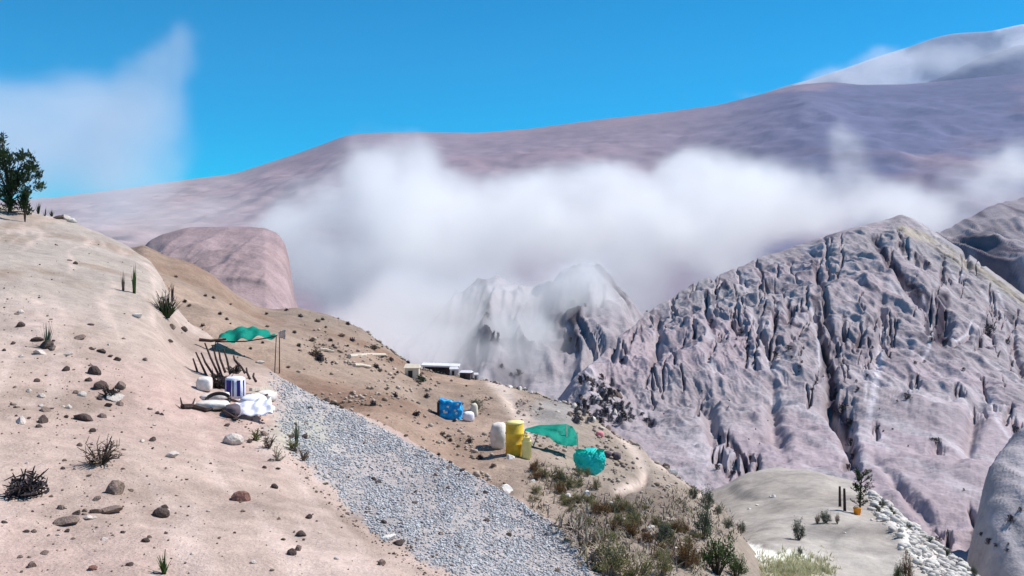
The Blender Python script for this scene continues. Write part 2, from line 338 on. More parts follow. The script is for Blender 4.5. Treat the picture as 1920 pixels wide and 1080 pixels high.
def slits(a, X, D, U, P, carve):
    """narrow fissures in the rock: carve=True cuts them, otherwise darkens their colour"""
    r = random.Random(3)
    L = [(p, q, w_, h_) for p, q, w_, h_ in LST if h_ > 1.35*w_ or w_ > 13]
    for k in range(170):
        p = r.uniform(1215, 1900); q = r.uniform(470, 780)
        if fbm(np.array([p*.011]), np.array([q*.011]), 2, 77)[0] > -.02: L.append((p, q, r.uniform(2.5, 6), r.uniform(16, 60)))
    for p, q, w_, h_ in L:
        m_ = (np.abs(U-p) < 30) & (P > q-h_-25) & (P < q+25)
        u, v = U[m_], P[m_]; j = r.uniform(-.22,.22)*h_
        if not len(u): continue
        uu = u + 12*fbm(u*0.07, v*0.06, 3, 5)
        t = np.clip((v-(q-h_))/h_, 0, 1); d = np.hypot(uu-(p-j+j*2*t), v-np.clip(v, q-h_, q)); wd = w_*0.42*(0.45+0.75*np.sin(t*2.6))
        g = np.exp(-(d/wd)**2)
        if carve: a[m_] = a[m_] - g*np.minimum(1.2, w_*0.006*D[m_])
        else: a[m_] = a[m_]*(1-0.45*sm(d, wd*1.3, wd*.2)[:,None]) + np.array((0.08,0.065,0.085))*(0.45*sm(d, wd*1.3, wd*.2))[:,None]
    return a
def d_rt(X, D, U, P):
    wx = X + 9*fbm(X*0.02, D*0.02, 3, 81); wy = D
    z = 3.8*(ridged(wx*0.045, wy*0.011, 4, 83, 0.55) - 1.2) * sm(D, 80, 190)
    z += 0.65*(ridged(wx*0.15, wy*0.03, 3, 87, 0.6) - 1.1) * sm(P, 900, 560) * sm(D, 70, 150)
    z += 0.55*(ridged(X*0.5 + 0.8*fbm(X*.2, D*.1, 2, 88), D*0.07, 3, 86, 0.6) - 1.1)*sm(D, 90, 170)
    z += 0.9*fbm(X*0.3, D*0.15, 5, 89) + 1.2*fbm(X*0.06, D*0.06, 3, 95)
    z *= 1 - 0.75*np.exp(-(D/np.interp(U, [p[0] for p in rt_crest], [p[2] for p in rt_crest]) - 1)**2/0.004)
    wu = U + 10*fbm(U*0.03, P*0.03, 3, 101)
    for g, wd, dp, dk in GULLIES:
        d, a = polydist(wu, P, g); z = z - 0.5*dp*np.exp(-(d/wd)**2)*np.sin(np.clip(a, .08, .92)*pi)
    return slits(z, X, D, U, P, True)
def c_rt(X, D, U, P, Z):
    c = cst((0.325,0.282,0.298), X)
    c = mixc(c, (0.37,0.302,0.328), np.clip(fbm(X*0.03, D*0.02, 4, 103)*1.8+0.2, 0, 0.9))
    c = mixc(c, (0.29,0.275,0.28), np.clip(fbm(X*0.02, D*0.014, 3, 107)*1.8, 0, 0.8))
    c = mixc(c, (0.38,0.33,0.27), sm(polydist(U, P, [(1690,430),(1750,450),(1800,490),(1860,520),(1930,570)])[0], 12, 4)*0.9)
    wu = U + 5*fbm(U*0.08, P*0.08, 3, 101)
    n = fbm(X*0.5, D*0.08, 3, 109)
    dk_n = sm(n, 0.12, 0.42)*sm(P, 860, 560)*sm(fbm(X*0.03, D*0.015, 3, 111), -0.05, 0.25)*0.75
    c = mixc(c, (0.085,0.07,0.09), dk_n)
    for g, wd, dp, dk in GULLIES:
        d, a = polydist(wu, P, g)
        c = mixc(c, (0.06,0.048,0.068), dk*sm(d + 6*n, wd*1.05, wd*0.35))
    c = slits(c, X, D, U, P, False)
    c = mixc(c, (0.44,0.40,0.425), sm(fbm(X*0.35, D*0.035, 4, 113), 0.14, 0.36)*0.6)
    for g, wd, k in PALE:
        d, a = polydist(U + 2*n, P, g); c = mixc(c, (0.58,0.54,0.58), k*np.exp(-(d/wd)**2))
    return c
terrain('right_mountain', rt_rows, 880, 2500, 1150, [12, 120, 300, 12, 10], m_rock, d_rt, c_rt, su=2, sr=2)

# --- smooth grey mound at right edge
md_crest = [(1740,1250,50),(1800,1150,50),(1822,1010,50),(1832,900,52),(1858,850,54),(1895,816,55),(1950,800,56),(2100,790,58),(2300,850,58),(2500,1050,58)]
md_rows = [[(1740,1350,42),(1850,1250,42),(1920,1200,42),(2500,1250,42)], [(1740,1290,46),(1820,1100,47),(1860,990,47),(1920,960,47),(2100,950,48),(2500,1150,48)],
           md_crest, back(md_crest, 1.12, 60), back(md_crest, 1.4, 300)]
terrain('grey_mound', md_rows, 1740, 2500, 120, [16, 30, 16, 10], m_rock,
        lambda X, D, U, P: 0.5*fbm(X*0.15, D*0.15, 4, 121) + 0.9*(ridged(X*0.25, D*0.05, 4, 122)-1.2),
        lambda X, D, U, P, Z: mixc(cst((0.33,0.30,0.315), X), (0.42,0.38,0.41), np.clip(fbm(X*0.5, D*0.1, 3, 123)+0.2, 0, 1)), su=3, sr=3)

# --- gullied hill half lost in the dust
gh_crest = [(300,760,370),(600,705,365),(700,668,372),(760,640,380),(820,598,390),(860,560,398),(895,532,402),(925,522,402),(960,534,400),(1000,545,398),(1040,530,400),(1075,505,404),(1105,498,406),(1135,514,400),(1165,545,398),(1212,592,392),(1300,620,392),(1700,700,400)]
gh_rows = [[(300,1000,150),(800,950,160),(1000,900,165),(1300,860,170),(1700,860,170)],
           [(300,860,230),(800,770,230),(1000,750,232),(1200,740,235),(1700,780,240)],
           gh_crest, back(gh_crest, 1.10, 30), back(gh_crest, 1.5, 120)]
def d_gh(X, D, U, P):
    wx = X + 7*fbm(X*0.03, D*0.02, 3, 131)
    z = 8*(ridged(wx*0.06, D*0.007, 4, 133, 0.62) - 1.2)*sm(D, 220, 300) + 1.5*fbm(X*0.2, D*0.1, 4, 137)
    return z*(1 - 0.35*np.exp(-(D/400 - 1)**2/0.003))
def c_gh(X, D, U, P, Z):
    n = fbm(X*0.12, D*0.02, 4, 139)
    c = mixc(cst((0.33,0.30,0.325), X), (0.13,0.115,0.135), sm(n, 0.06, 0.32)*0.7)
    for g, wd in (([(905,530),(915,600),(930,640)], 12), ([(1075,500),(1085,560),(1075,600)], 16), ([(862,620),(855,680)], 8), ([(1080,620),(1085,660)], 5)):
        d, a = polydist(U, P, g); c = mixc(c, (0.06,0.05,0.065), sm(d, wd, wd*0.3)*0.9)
    return c
terrain('gullied_hill', gh_rows, 300, 1700, 420, [20, 150, 10, 10], m_rock, d_gh, c_gh, su=2, sr=2)

# --- flat-topped hill at left
ms_crest = [(0,700,300),(150,620,300),(235,540,300),(262,470,302),(280,449,304),(305,436,306),(345,425,310),(400,422,312),(460,421,312),
    (495,425,310),(520,433,308),(536,455,304),(545,495,300),(552,560,298),(600,650,296),(800,760,290)]
ms_rows = [[(0,800,170),(400,760,170),(800,900,170)], [(0,740,250),(150,660,250),(262,545,252),(400,530,252),(500,535,250),(540,580,248),(600,690,246),(800,800,244)],
           ms_crest, back(ms_crest, 1.12, 30), back(ms_crest, 1.5, 200)]
def d_ms(X, D, U, P):
    return (3.5*(ridged(X*0.04 + 0.3*fbm(X*0.02, D*0.02, 2, 141), D*0.012, 4, 143) - 1.2) + 1.0*fbm(X*0.15, D*0.15, 3, 147))*(1 - 0.85*np.exp(-(D/306 - 1)**2/0.003))
def c_ms(X, D, U, P, Z):
    c = mixc(cst((0.32,0.235,0.235), X), (0.25,0.19,0.20), sm(P, 480, 430))
    return mixc(c, (0.35,0.26,0.27), np.clip(fbm(X*0.05, D*0.03, 3, 149)*1.6, 0, 0.7))
terrain('flat_topped_hill', ms_rows, 0, 800, 300, [20, 110, 10, 10], m_rock, d_ms, c_ms, su=1, sr=2)

# --- dark hill at right behind the ridge
rh_crest = [(1400,720,410),(1600,620,420),(1700,480,430),(1740,446,440),(1780,425,444),(1820,408,450),(1850,392,455),(1880,376,460),(1920,366,462),(2100,330,470),(2700,290,480)]
rh_rows = [[(1400,900,300),(2700,900,300)], [(1400,780,360),(1700,600,362),(1920,520,365),(2700,480,370)], rh_crest, back(rh_crest, 1.1, 30), back(rh_crest, 1.5, 150)]
terrain('dark_hill', rh_rows, 1400, 2700, 360, [10, 110, 10, 10], m_rock,
    lambda X, D, U, P: (9*(ridged(X*0.06 + 0.5*fbm(X*0.02, D*0.02, 2, 151), D*0.008, 4, 153, .6) - 1.2) + 2*fbm(X*0.1, D*0.1, 3, 157))*(1-0.8*np.exp(-(D/450-1)**2/0.004)),
    lambda X, D, U, P, Z: mixc(cst((0.325,0.285,0.31), X), (0.09,0.075,0.10), sm(fbm(X*0.16, D*0.015, 4, 159), 0.04, 0.25)*0.8), su=2, sr=2)

# --- far mountains
fm_crest = [(-2500,420,2600),(-400,378,2600),(0,374,2600),(100,370,2600),(200,358,2600),(350,336,2600),(440,325,2600),(500,306,2600),(560,286,2600),(610,268,2600),
    (650,252,2600),(700,248,2600),(800,247,2600),(900,248,2600),(1000,240,2600),(1100,226,2600),(1250,209,2600),(1350,195,2600),(1430,175,2600),
    (1500,157,2600),(1560,152,2600),(1610,158,2600),(1700,157,2600),(1800,148,2600),(1920,137,2600),(2500,110,2600),(4500,300,2600)]
fm_rows = [[(-2500,620,700),(4500,620,700)], [(-2500,500,1300),(0,470,1300),(500,470,1300),(1000,450,1300),(1900,430,1300),(4500,470,1300)],
           fm_crest, back(fm_crest, 1.1, 10), back(fm_crest, 2.0, 160)]
def d_fm(X, D, U, P):
    return (20*(ridged(X*0.0022 + 0.35*fbm(X*0.002, D*0.002, 3, 161), D*0.0012, 5, 163) - 1.3) + 10*fbm(X*0.02, D*0.02, 4, 167))*(1-0.93*np.exp(-(D/2600-1)**2/0.012))*sm(D, 700, 1500)
def c_fm(X, D, U, P, Z):
    c = cst((0.27,0.215,0.26), X)
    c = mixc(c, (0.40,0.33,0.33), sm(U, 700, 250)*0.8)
    c = mixc(c, (0.145,0.15,0.24), sm(U, 1150, 1600))  # blue of distant haze put into the mountain colour
    return mixc(c, (0.33,0.24,0.265), np.clip(fbm(X*0.004, D*0.003, 4, 169)*1.5, 0, 0.5))
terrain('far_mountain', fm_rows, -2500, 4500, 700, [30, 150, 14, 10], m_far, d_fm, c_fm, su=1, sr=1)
r2 = [(1300,300,3400),(1560,220,3400),(1640,190,3400),(1740,152,3400),(1790,131,3400),(1830,106,3400),(1880,91,3400),(1920,80,3400),(2500,50,3400),(4500,260,3400)]
terrain('farther_ridge', [[(1300,500,2700),(4500,500,2700)], r2, back(r2, 1.1, 10), back(r2, 1.5, 160)], 1300, 4500, 260, [90, 10, 10], m_far,
    lambda X, D, U, P: (60*(ridged(X*0.002, D*0.0012, 4, 171)-1.3))*(1-0.95*np.exp(-(D/3400-1)**2/0.01)),
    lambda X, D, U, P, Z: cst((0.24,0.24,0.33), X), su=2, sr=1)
r3 = [(900,330,4600),(1250,240,4600),(1400,185,4600),(1470,160,4600),(1520,148,4600),(1580,128,4600),(1640,106,4600),(1700,88,4600),(1760,66,4600),(1800,60,4600),(1850,59,4600),(1880,52,4600),(1920,42,4600),(2500,40,4600),(4500,240,4600)]  # pale bluish ridge, mottled darker by noise
terrain('pale_far_ridge', [[(900,500,3600),(4500,500,3600)], r3, back(r3, 1.1, 10), back(r3, 1.2, 100)], 900, 4500, 260, [90, 10, 10], m_far,
    lambda X, D, U, P: (50*(ridged(X*0.0016, D*0.001, 5, 173)-1.3))*(1-0.9*np.exp(-(D/4600-1)**2/0.01)),
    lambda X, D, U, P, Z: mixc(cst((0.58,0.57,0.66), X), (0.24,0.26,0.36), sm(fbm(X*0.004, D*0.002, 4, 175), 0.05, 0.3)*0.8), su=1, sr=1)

mk('valley_floor', [(-11500,-300,-78),(11500,-300,-78),(11500,5900,-78),(-11500,5900,-78)], [(0,1,2,3)],
   mat('valley_earth', (0.28,0.24,0.23), 1, 0.15, 0.01))['kind'] = 'structure'

# ------------------------------------------------------------------ ray on the ground
def hit(px, py, only=None):
    for q in range(40):
        r = hit1(px, py + 2*q, only)
        if r: return r
    return None
def hit1(px, py, only=None):
    dr = Vector(((px-960)/F, 1, (HOR-py)/F)); L = dr.length; best = None
    for k, b in BVH.items():
        if only and k not in only: continue
        r = b.ray_cast(Vector((0,0,0)), dr.normalized())
        if r[0] is not None and (best is None or r[3] < best[2]): best = (r[0], r[1], r[3], k)
    return best
def pos(px, py, only=None):
    h = hit(px, py, only)
    return h[0].copy() if h else None
# ================================================================== things
GN = ['near_slope', 'brown_slope', 'earth_terrace']
from mathutils import noise as mno
M = {}
M['rock_brown'] = mat('brown_stone', (0.20,0.145,0.12), 0.95, 0.3, 9, bump=0.5)
M['rock_dark'] = mat('dark_stone', (0.085,0.06,0.052), 0.95, 0.3, 9, bump=0.5)
M['rock_pale'] = mat('pale_stone', (0.56,0.49,0.44), 0.95, 0.15, 9, bump=0.4)
M['rock_white'] = mat('white_stone', (0.74,0.70,0.65), 0.95, 0.1, 9, bump=0.4)
M['rock_red'] = mat('red_stone', (0.21,0.105,0.085), 0.95, 0.25, 9, bump=0.4)
M['pebble'] = mat('grey_gravel', (0.21,0.215,0.23), 0.95, 0.3, 14, col2=(0.62,0.615,0.625))
M['rubble'] = mat('white_rubble', (0.42,0.38,0.35), 0.95, 0.2, 3, col2=(0.70,0.66,0.61))
M['leaf_dark'] = mat('dark_green_leaf', (0.022,0.045,0.014), 0.7, 0.5, 3, trans=0.2)
M['leaf_green'] = mat('green_leaf', (0.035,0.085,0.02), 0.7, 0.4, 5, trans=0.25, col2=(0.09,0.15,0.035))
M['leaf_olive'] = mat('olive_leaf', (0.10,0.11,0.035), 0.8, 0.4, 4, trans=0.2, col2=(0.27,0.25,0.10))
M['leaf_teal'] = mat('grey_green_leaf', (0.055,0.085,0.06), 0.8, 0.4, 4, trans=0.2, col2=(0.14,0.17,0.11))
M['leaf_brown'] = mat('brown_leaf', (0.10,0.05,0.015), 0.8, 0.4, 4, trans=0.2, col2=(0.19,0.10,0.03))
M['leaf_yellow'] = mat('yellow_green_leaf', (0.34,0.33,0.17), 0.8, 0.3, 4, trans=0.3, col2=(0.55,0.52,0.34))
M['dry'] = mat('dry_twig', (0.16,0.115,0.085), 0.95, 0.3, 6)
M['dry_pale'] = mat('pale_dry_stem', (0.42,0.36,0.27), 0.95, 0.3, 6)
M['dry_dark'] = mat('dark_dry_twig', (0.045,0.034,0.032), 0.95, 0.3, 6)
M['scrub'] = mat('dark_scrub', (0.065,0.055,0.068), 0.95, 0.4, 2)
M['scrub_grey'] = mat('grey_scrub', (0.16,0.155,0.175), 0.95, 0.35, 2)
M['brush_olive'] = mat('olive_straw_brush', (0.20,0.18,0.10), 0.95, 0.35, 2, col2=(0.36,0.32,0.21))
M['brush_grey'] = mat('grey_brown_brush', (0.30,0.255,0.22), 0.95, 0.35, 2)
M['bark'] = mat('bark', (0.075,0.055,0.04), 0.95, 0.3, 10, bump=0.5)
M['wood_dark'] = mat('weathered_dark_wood', (0.055,0.035,0.03), 0.9, 0.3, 12, bump=0.3)
M['wood_pale'] = mat('pale_wood', (0.55,0.48,0.40), 0.9, 0.2, 12)
M['green_net'] = mat('green_shade_net', (0.0,0.33,0.24), 0.75, 0.15, 14, trans=0.35, bump=0.3)
M['teal'] = mat('turquoise_tarpaulin', (0.0,0.50,0.45), 0.7, 0.10, 3, trans=0.15, col2=(0.02,0.68,0.62), bump=0.4)
M['blue'] = mat('blue_tarpaulin', (0.0,0.20,0.62), 0.55, 0.2, 6, col2=(0.01,0.48,0.90), bump=0.6)
M['yellow'] = mat('yellow_plastic', (0.56,0.33,0.03), 0.6, 0.12, 3, col2=(0.82,0.60,0.06), bump=0.3)
M['yellow_pale'] = mat('pale_yellow_plastic', (0.80,0.70,0.28), 0.5, 0.08, 5)
M['white'] = mat('white_woven_plastic', (0.60,0.53,0.47), 0.85, 0.06, 4, bump=0.8, col2=(0.82,0.77,0.73))
M['white_sheet'] = mat('white_sheeting', (0.80,0.79,0.86), 0.6, 0.05, 5, bump=0.5)
M['navy'] = mat('navy_stripe', (0.035,0.022,0.17), 0.7, 0.2, 6)
M['black'] = mat('black_rubber_and_shade', (0.02,0.017,0.017), 0.6, 0.2, 6)
M['charcoal'] = mat('charcoal_cloth', (0.11,0.085,0.10), 0.9, 0.2, 6, bump=0.4)
M['orange'] = mat('orange_plastic', (0.85,0.28,0.01), 0.5, 0.1, 6)
M['pink'] = mat('pink_cloth', (0.72,0.26,0.28), 0.8, 0.1, 6)
M['tin'] = mat('whitewashed_roof_sheet', (0.72,0.69,0.72), 0.5, 0.08, 2)
M['cream'] = mat('cream_canvas', (0.66,0.58,0.47), 0.9, 0.08, 3)
M['shade_wall'] = mat('dark_board_wall', (0.07,0.055,0.055), 0.9, 0.3, 3)

def stone_mesh(name, seed, flat=0.6, cuts=9, sub=2, squash=1.0):
    r = random.Random(seed); bm = bmesh.new(); bmesh.ops.create_icosphere(bm, subdivisions=sub, radius=0.62)
    pl = []
    for k in range(cuts):
        v = Vector((r.uniform(-1,1), r.uniform(-1,1), r.uniform(-1,1))).normalized(); pl.append((v, r.uniform(0.33, 0.5)))
    for v in bm.verts:
        for n, h in pl:
            d = v.co.dot(n)
            if d > h: v.co -= n*(d-h)
        v.co += v.co.normalized()*0.05*mno.noise(v.co*3+Vector((seed*3.1, 0, 0)))
        v.co.y *= squash; v.co.z *= flat
    me = bpy.data.meshes.new(name); bm.to_mesh(me); bm.free(); return me
STONES = {}
for mn in ('rock_brown', 'rock_dark', 'rock_pale', 'rock_white', 'rock_red'):
    STONES[mn] = []
    for k in range(5):
        me = stone_mesh('stone', k*7 + len(mn), [0.55,0.7,0.45,0.85,0.6][k], 9, 2, [1,.8,1.1,.9,.7][k]); me.materials.append(M[mn]); STONES[mn].append(me)
PLACES = [(200,745,'near the middle stone pile'),(145,970,'around the lower left stone cluster'),(60,780,'at the left edge below the bladed plant'),(185,660,'right of the bladed plant'),(190,850,'around the forked dead shrub'),
 (460,820,'just below the camp'),(555,840,'at the head of the gravel'),(300,960,'on the lower middle slope'),(540,1010,'on the pink dirt left of the gravel'),(700,980,'along the lower gravel edge'),(50,920,'beside the black dead shrub'),
 (120,1050,'at the bottom left of the slope'),(300,640,'near the spiky shrub'),(120,480,'high on the slope below the tree'),(300,780,'left of the camp'),(400,900,'on the bare dirt below the camp')]
def stone(px, py, wpx, m='rock_brown', label=None, group=None, only=GN, k=None, tilt=0.4, sink=0.22, name='stone', cat='stone', hs=1.0):
    if group == 'small stones scattered over the pale slope':
        q = min(PLACES, key=lambda a: math.hypot(a[0]-px, (a[1]-py)*1.5))[2]
        label = ('tiny ' if wpx < 8 else 'small ') + {'rock_brown':'brown','rock_dark':'dark','rock_pale':'pale'}[m] + ' stone ' + q
    if group == 'larger stones in the gravel':
        label = {'rock_brown':'brown','rock_dark':'dark','rock_pale':'pale'}[m] + ' stone sitting in the ' + ('upper' if py < 860 else 'middle' if py < 960 else 'lower') + ' part of the gravel band'
    h = hit(px, py, only)
    if not h: return None
    s = wpx/F*h[0].y
    o = bpy.data.objects.new(name, STONES[m][k if k is not None else random.randrange(5)]); COL.objects.link(o)
    o.scale = (s, s*random.uniform(.75,1.0), s*random.uniform(.8,1.1)*hs); o.rotation_euler = (random.uniform(-tilt,tilt), random.uniform(-tilt,tilt), random.uniform(0,tau))
    o.location = h[0] + Vector((0, s*0.2, s*sink*0.5))
    return tag(o, label, cat, group)

# ---- leaf and twig builders (each returns lists for one mesh)
class Buf:
    def __init__(s): s.v = []; s.f = []
    def tube(s, pts, r0, r1, n=5):
        pts = [Vector(p) for p in pts]; b = len(s.v); L = len(pts)
        for i, p in enumerate(pts):
            t = (pts[min(i+1, L-1)] - pts[max(i-1, 0)]).normalized(); a = t.orthogonal().normalized(); c = t.cross(a)
            r = r0 + (r1-r0)*i/(L-1)
            for k in range(n): s.v.append(p + a*cos(tau*k/n)*r + c*sin(tau*k/n)*r)
        for i in range(L-1):
            for k in range(n): s.f.append((b+i*n+k, b+i*n+(k+1)%n, b+(i+1)*n+(k+1)%n, b+(i+1)*n+k))
        s.f.append(tuple(b+k for k in reversed(range(n)))); s.f.append(tuple(b+(L-1)*n+k for k in range(n)))
    def leaf(s, p, d, ln, wd, up=None):
        d = Vector(d).normalized(); a = d.orthogonal().normalized(); c = d.cross(a)
        q = random.uniform(0, tau); a, c = a*cos(q)+c*sin(q), c*cos(q)-a*sin(q)
        b = len(s.v); p = Vector(p)
        s.v += [p, p+d*ln*.45+a*wd*.5+c*wd*.12, p+d*ln, p+d*ln*.45-a*wd*.5+c*wd*.12]; s.f.append((b, b+1, b+2, b+3))
    def blade(s, p, d, ln, wd, bend=0.3, seg=3):
        d = Vector(d).normalized(); a = d.cross(Vector((0,0,1)))
        a = a.normalized() if a.length > 0.05 else Vector((1,0,0)); b = len(s.v); q = Vector(p)
        for i in range(seg+1):
            t = i/seg; w_ = wd*(1-t)**0.7*(0.6+0.4*(t<.5)); dd = (d + Vector((d.x, d.y, -0.6))*bend*t).normalized()
            s.v += [q - a*w_/2, q + a*w_/2 + Vector((0,0,w_*.2))]; q = q + dd*ln/seg
        for i in range(seg): s.f.append((b+2*i, b+2*i+1, b+2*i+3, b+2*i+2))
    def box(s, c, sz, R=None):
        b = len(s.v); c = Vector(c)
        for x in (-1,1):
            for y in (-1,1):
                for z in (-1,1):
                    v = Vector((x*sz[0]/2, y*sz[1]/2, z*sz[2]/2)); s.v.append(c + (R @ v if R else v))
        for f in [(0,1,3,2),(4,6,7,5),(0,4,5,1),(2,3,7,6),(0,2,6,4),(1,5,7,3)]: s.f.append(tuple(b+i for i in f))
    def lathe(s, prof, n=28, c=(0,0,0), sq=1.0):
        b = len(s.v); L = len(prof)
        for r, z in prof:
            for k in range(n): s.v.append(Vector((c[0]+r*cos(tau*k/n), c[1]+r*sin(tau*k/n)*sq, c[2]+z)))
        for i in range(L-1):
            for k in range(n): s.f.append((b+i*n+k, b+i*n+(k+1)%n, b+(i+1)*n+(k+1)%n, b+(i+1)*n+k))
        s.f.append(tuple(b+k for k in reversed(range(n)))); s.f.append(tuple(b+(L-1)*n+k for k in range(n)))
    def mk(s, name, m, parent=None, smooth=False): return mk(name, s.v, s.f, m, parent, smooth)
def rdir(zlo=0.1, zhi=1.0):
    a = random.uniform(0, tau); z = random.uniform(zlo, zhi); r = math.sqrt(max(0, 1-z*z)); return Vector((r*cos(a), r*sin(a), z))

def shrub(name, W, H, lm, tm, seed, dens=1.0, leafl=0.07, twigs=26, clumps=18, open_=0.5, zlo=0.15):
    """bushy plant about W wide and H high, at its own origin: stems part and foliage part"""
    random.seed(seed); e = empty(name, (0,0,0)); st = Buf(); fo = Buf()
    ends = []
    for k in range(twigs):
        d = rdir(zlo, 0.98); L = random.uniform(.55, 1.0)
        tip = Vector((d.x*W/2*L, d.y*W/2*L, d.z*H*L)); mid = tip*0.5 + Vector((random.uniform(-1,1)*W*.05, random.uniform(-1,1)*W*.05, H*.04))
        st.tube([(d.x*W*.03, d.y*W*.03, -H*.06), mid, tip], W*.012, W*.004, 4); ends.append((tip, mid))
        for q in range(2):
            t2 = mid.lerp(tip, random.uniform(.2,.8)) + rdir(0,1)*W*.12; st.tube([mid, t2], W*.006, W*.003, 3); ends.append((t2, mid))
    for tip, mid in random.sample(ends, min(len(ends), clumps*2)):
        n = int(16*dens)
        for k in range(n):
            p = mid.lerp(tip, random.uniform(.4, 1.08)) + Vector((random.gauss(0,1), random.gauss(0,1), random.gauss(0,1)))*W*.045
            p.z = max(p.z, 0.01); fo.leaf(p, rdir(-.3, 1), leafl*random.uniform(.6,1.3), leafl*random.uniform(.3,.5))
    st.mk('stems', tm, e); fo.mk('foliage', lm, e); return e
def tuft(name, W, H, m, seed, n=26, wd=0.03, bend=0.3, spread=0.7):
    random.seed(seed); b = Buf()
    for k in range(n):
        a = random.uniform(0, tau); s_ = random.uniform(0, spread)
        d = Vector((cos(a)*s_*W/H, sin(a)*s_*W/H, 1)); b.blade((cos(a)*W*.06, sin(a)*W*.06, -.02*H), d, H*random.uniform(.55,1.0), wd, bend*random.uniform(.2,1.4))
    return b.mk(name, m)
def twiggy(name, W, H, m, seed, n=20, th=0.012, zlo=0.0):
    random.seed(seed); b = Buf()
    for k in range(n):
        d = rdir(zlo, .95); L = random.uniform(.5,1); tip = Vector((d.x*W/2*L, d.y*W/2*L, d.z*H*L)); mid = tip*.5 + rdir(-.5,1)*W*.08
        b.tube([(0,0,-.03*H), mid, tip], th, th*.4, 4)
        for q in range(3):
            s_ = mid.lerp(tip, random.random()); b.tube([s_, s_ + rdir(-.4,1)*W*.18], th*.6, th*.3, 3)
    return b.mk(name, m)
def at(o, px, py, wpx=None, only=GN, sc=1.0, rz=None, dz=0):
    h = hit(px, py, only)
    o.location = h[0] + Vector((0,0,dz)); o.rotation_euler = (0, 0, random.uniform(0, tau) if rz is None else rz)
    return o

# ------------------------------------------------ gravel, too many pebbles to count
def pebbles(name, test, n, x0, x1, y0, y1, smin, smax, only, m, label, lift=0.2):
    ico = bmesh.new(); bmesh.ops.create_icosphere(ico, subdivisions=1, radius=0.5)
    iv = np.array([v.co[:] for v in ico.verts]); fi = np.array([[v.index for v in f.verts] for f in ico.faces]); ico.free()
    V = []; Fa = []; c = 0; r = np.random.default_rng(3)
    while c < n:
        px = r.uniform(x0, x1, 4000); py = r.uniform(y0, y1, 4000); k_ = test(px, py); done = 0
        for a, b in zip(px[k_], py[k_]):
            h = hit(a, b, only)
            if not h: continue
            s = smin + (smax-smin)*r.random()**4; s *= (h[0].y/16)**0.7
            q = iv*(1 + 0.35*(r.random(iv.shape)-0.5)); ang = r.uniform(0, tau); ca, sa = cos(ang), sin(ang)
            q = q*np.array([1, r.uniform(.6,1), r.uniform(.4,.85)])*s; q = q @ np.array([[ca,sa,0],[-sa,ca,0],[0,0,1]])
            V.append(q + np.array(h[0]) + np.array([0,0,s*lift])); Fa.append(fi + 12*c); c += 1
            if c >= n: break
    V = np.concatenate(V); Fa = np.concatenate(Fa)
    me = bpy.data.meshes.new(name); me.vertices.add(len(V)); me.vertices.foreach_set('co', V.ravel().astype(np.float32))
    me.loops.add(Fa.size); me.loops.foreach_set('vertex_index', Fa.ravel().astype(np.int32)); me.polygons.add(len(Fa))
    me.polygons.foreach_set('loop_start', np.arange(0, Fa.size, 3, dtype=np.int32)); me.polygons.foreach_set('loop_total', np.full(len(Fa), 3, dtype=np.int32))
    me.update(calc_edges=True); o = link_mesh(name, me, m); return tag(o, label, 'gravel', kind='stuff')
def t_grav(px, py):
    m_ = grav_mask(px, py); return (rng.random(px.shape) < m_**1.5*(0.25 + 0.75*np.clip(0.45+fbm(px*.03, py*.05, 3, 5)*2.6, 0, 1)))
pebbles('grey_gravel', t_grav, 42000, 480, 1130, 690, 1110, 0.013, 0.062, ['near_slope'], M['pebble'], 'band of loose grey gravel running down the pale slope')
def t_grit(px, py):
    d_, a_ = polydist(px, py, [(-20,560),(40,760),(190,760),(150,1000),(300,900),(320,1000)]); lo = np.array(GRAV_LO)
    return (rng.random(px.shape) < 0.02 + 0.10*np.exp(-(d_/90)**2) + 0.8*np.exp(-(np.abs(py-np.interp(px, lo[:,0], lo[:,1])-14)/16)**2)*(px > 420))
pebbles('dirt_grit', t_grit, 1500, -10, 900, 440, 1090, 0.015, 0.055, ['near_slope'], M['rock_brown'], 'fine brown grit strewn over the pale dirt slope')
def t_rub(px, py):
    d_, a_ = polydist(px, py, [(1640,932),(1680,968),(1715,1010),(1745,1045),(1790,1075)]); return (d_ < 34*(rng.random(px.shape)**1.2)+4) & (fbm(px*.04, py*.04, 3, 19) > -.12) & (px > 1632)
pebbles('white_rubble', t_rub, 1300, 1620, 1880, 915, 1090, 0.04, 0.26, ['earth_terrace'], M['rubble'], 'white rubble spilling down the outer edge of the earth terrace')
def t_mid(px, py): return (rng.random(px.shape) < 0.10 + 0.9*(fbm(px*.02, py*.04, 3, 15) > .14))
pebbles('slope_rubble', t_mid, 2600, 560, 1340, 585, 1060, 0.03, 0.14, ['brown_slope'], mat('slope_rubble_stone', (0.20,0.15,0.115), 1, .3, .8, col2=(0.52,0.44,0.37)), 'scattered small rubble lying on the brown slope')

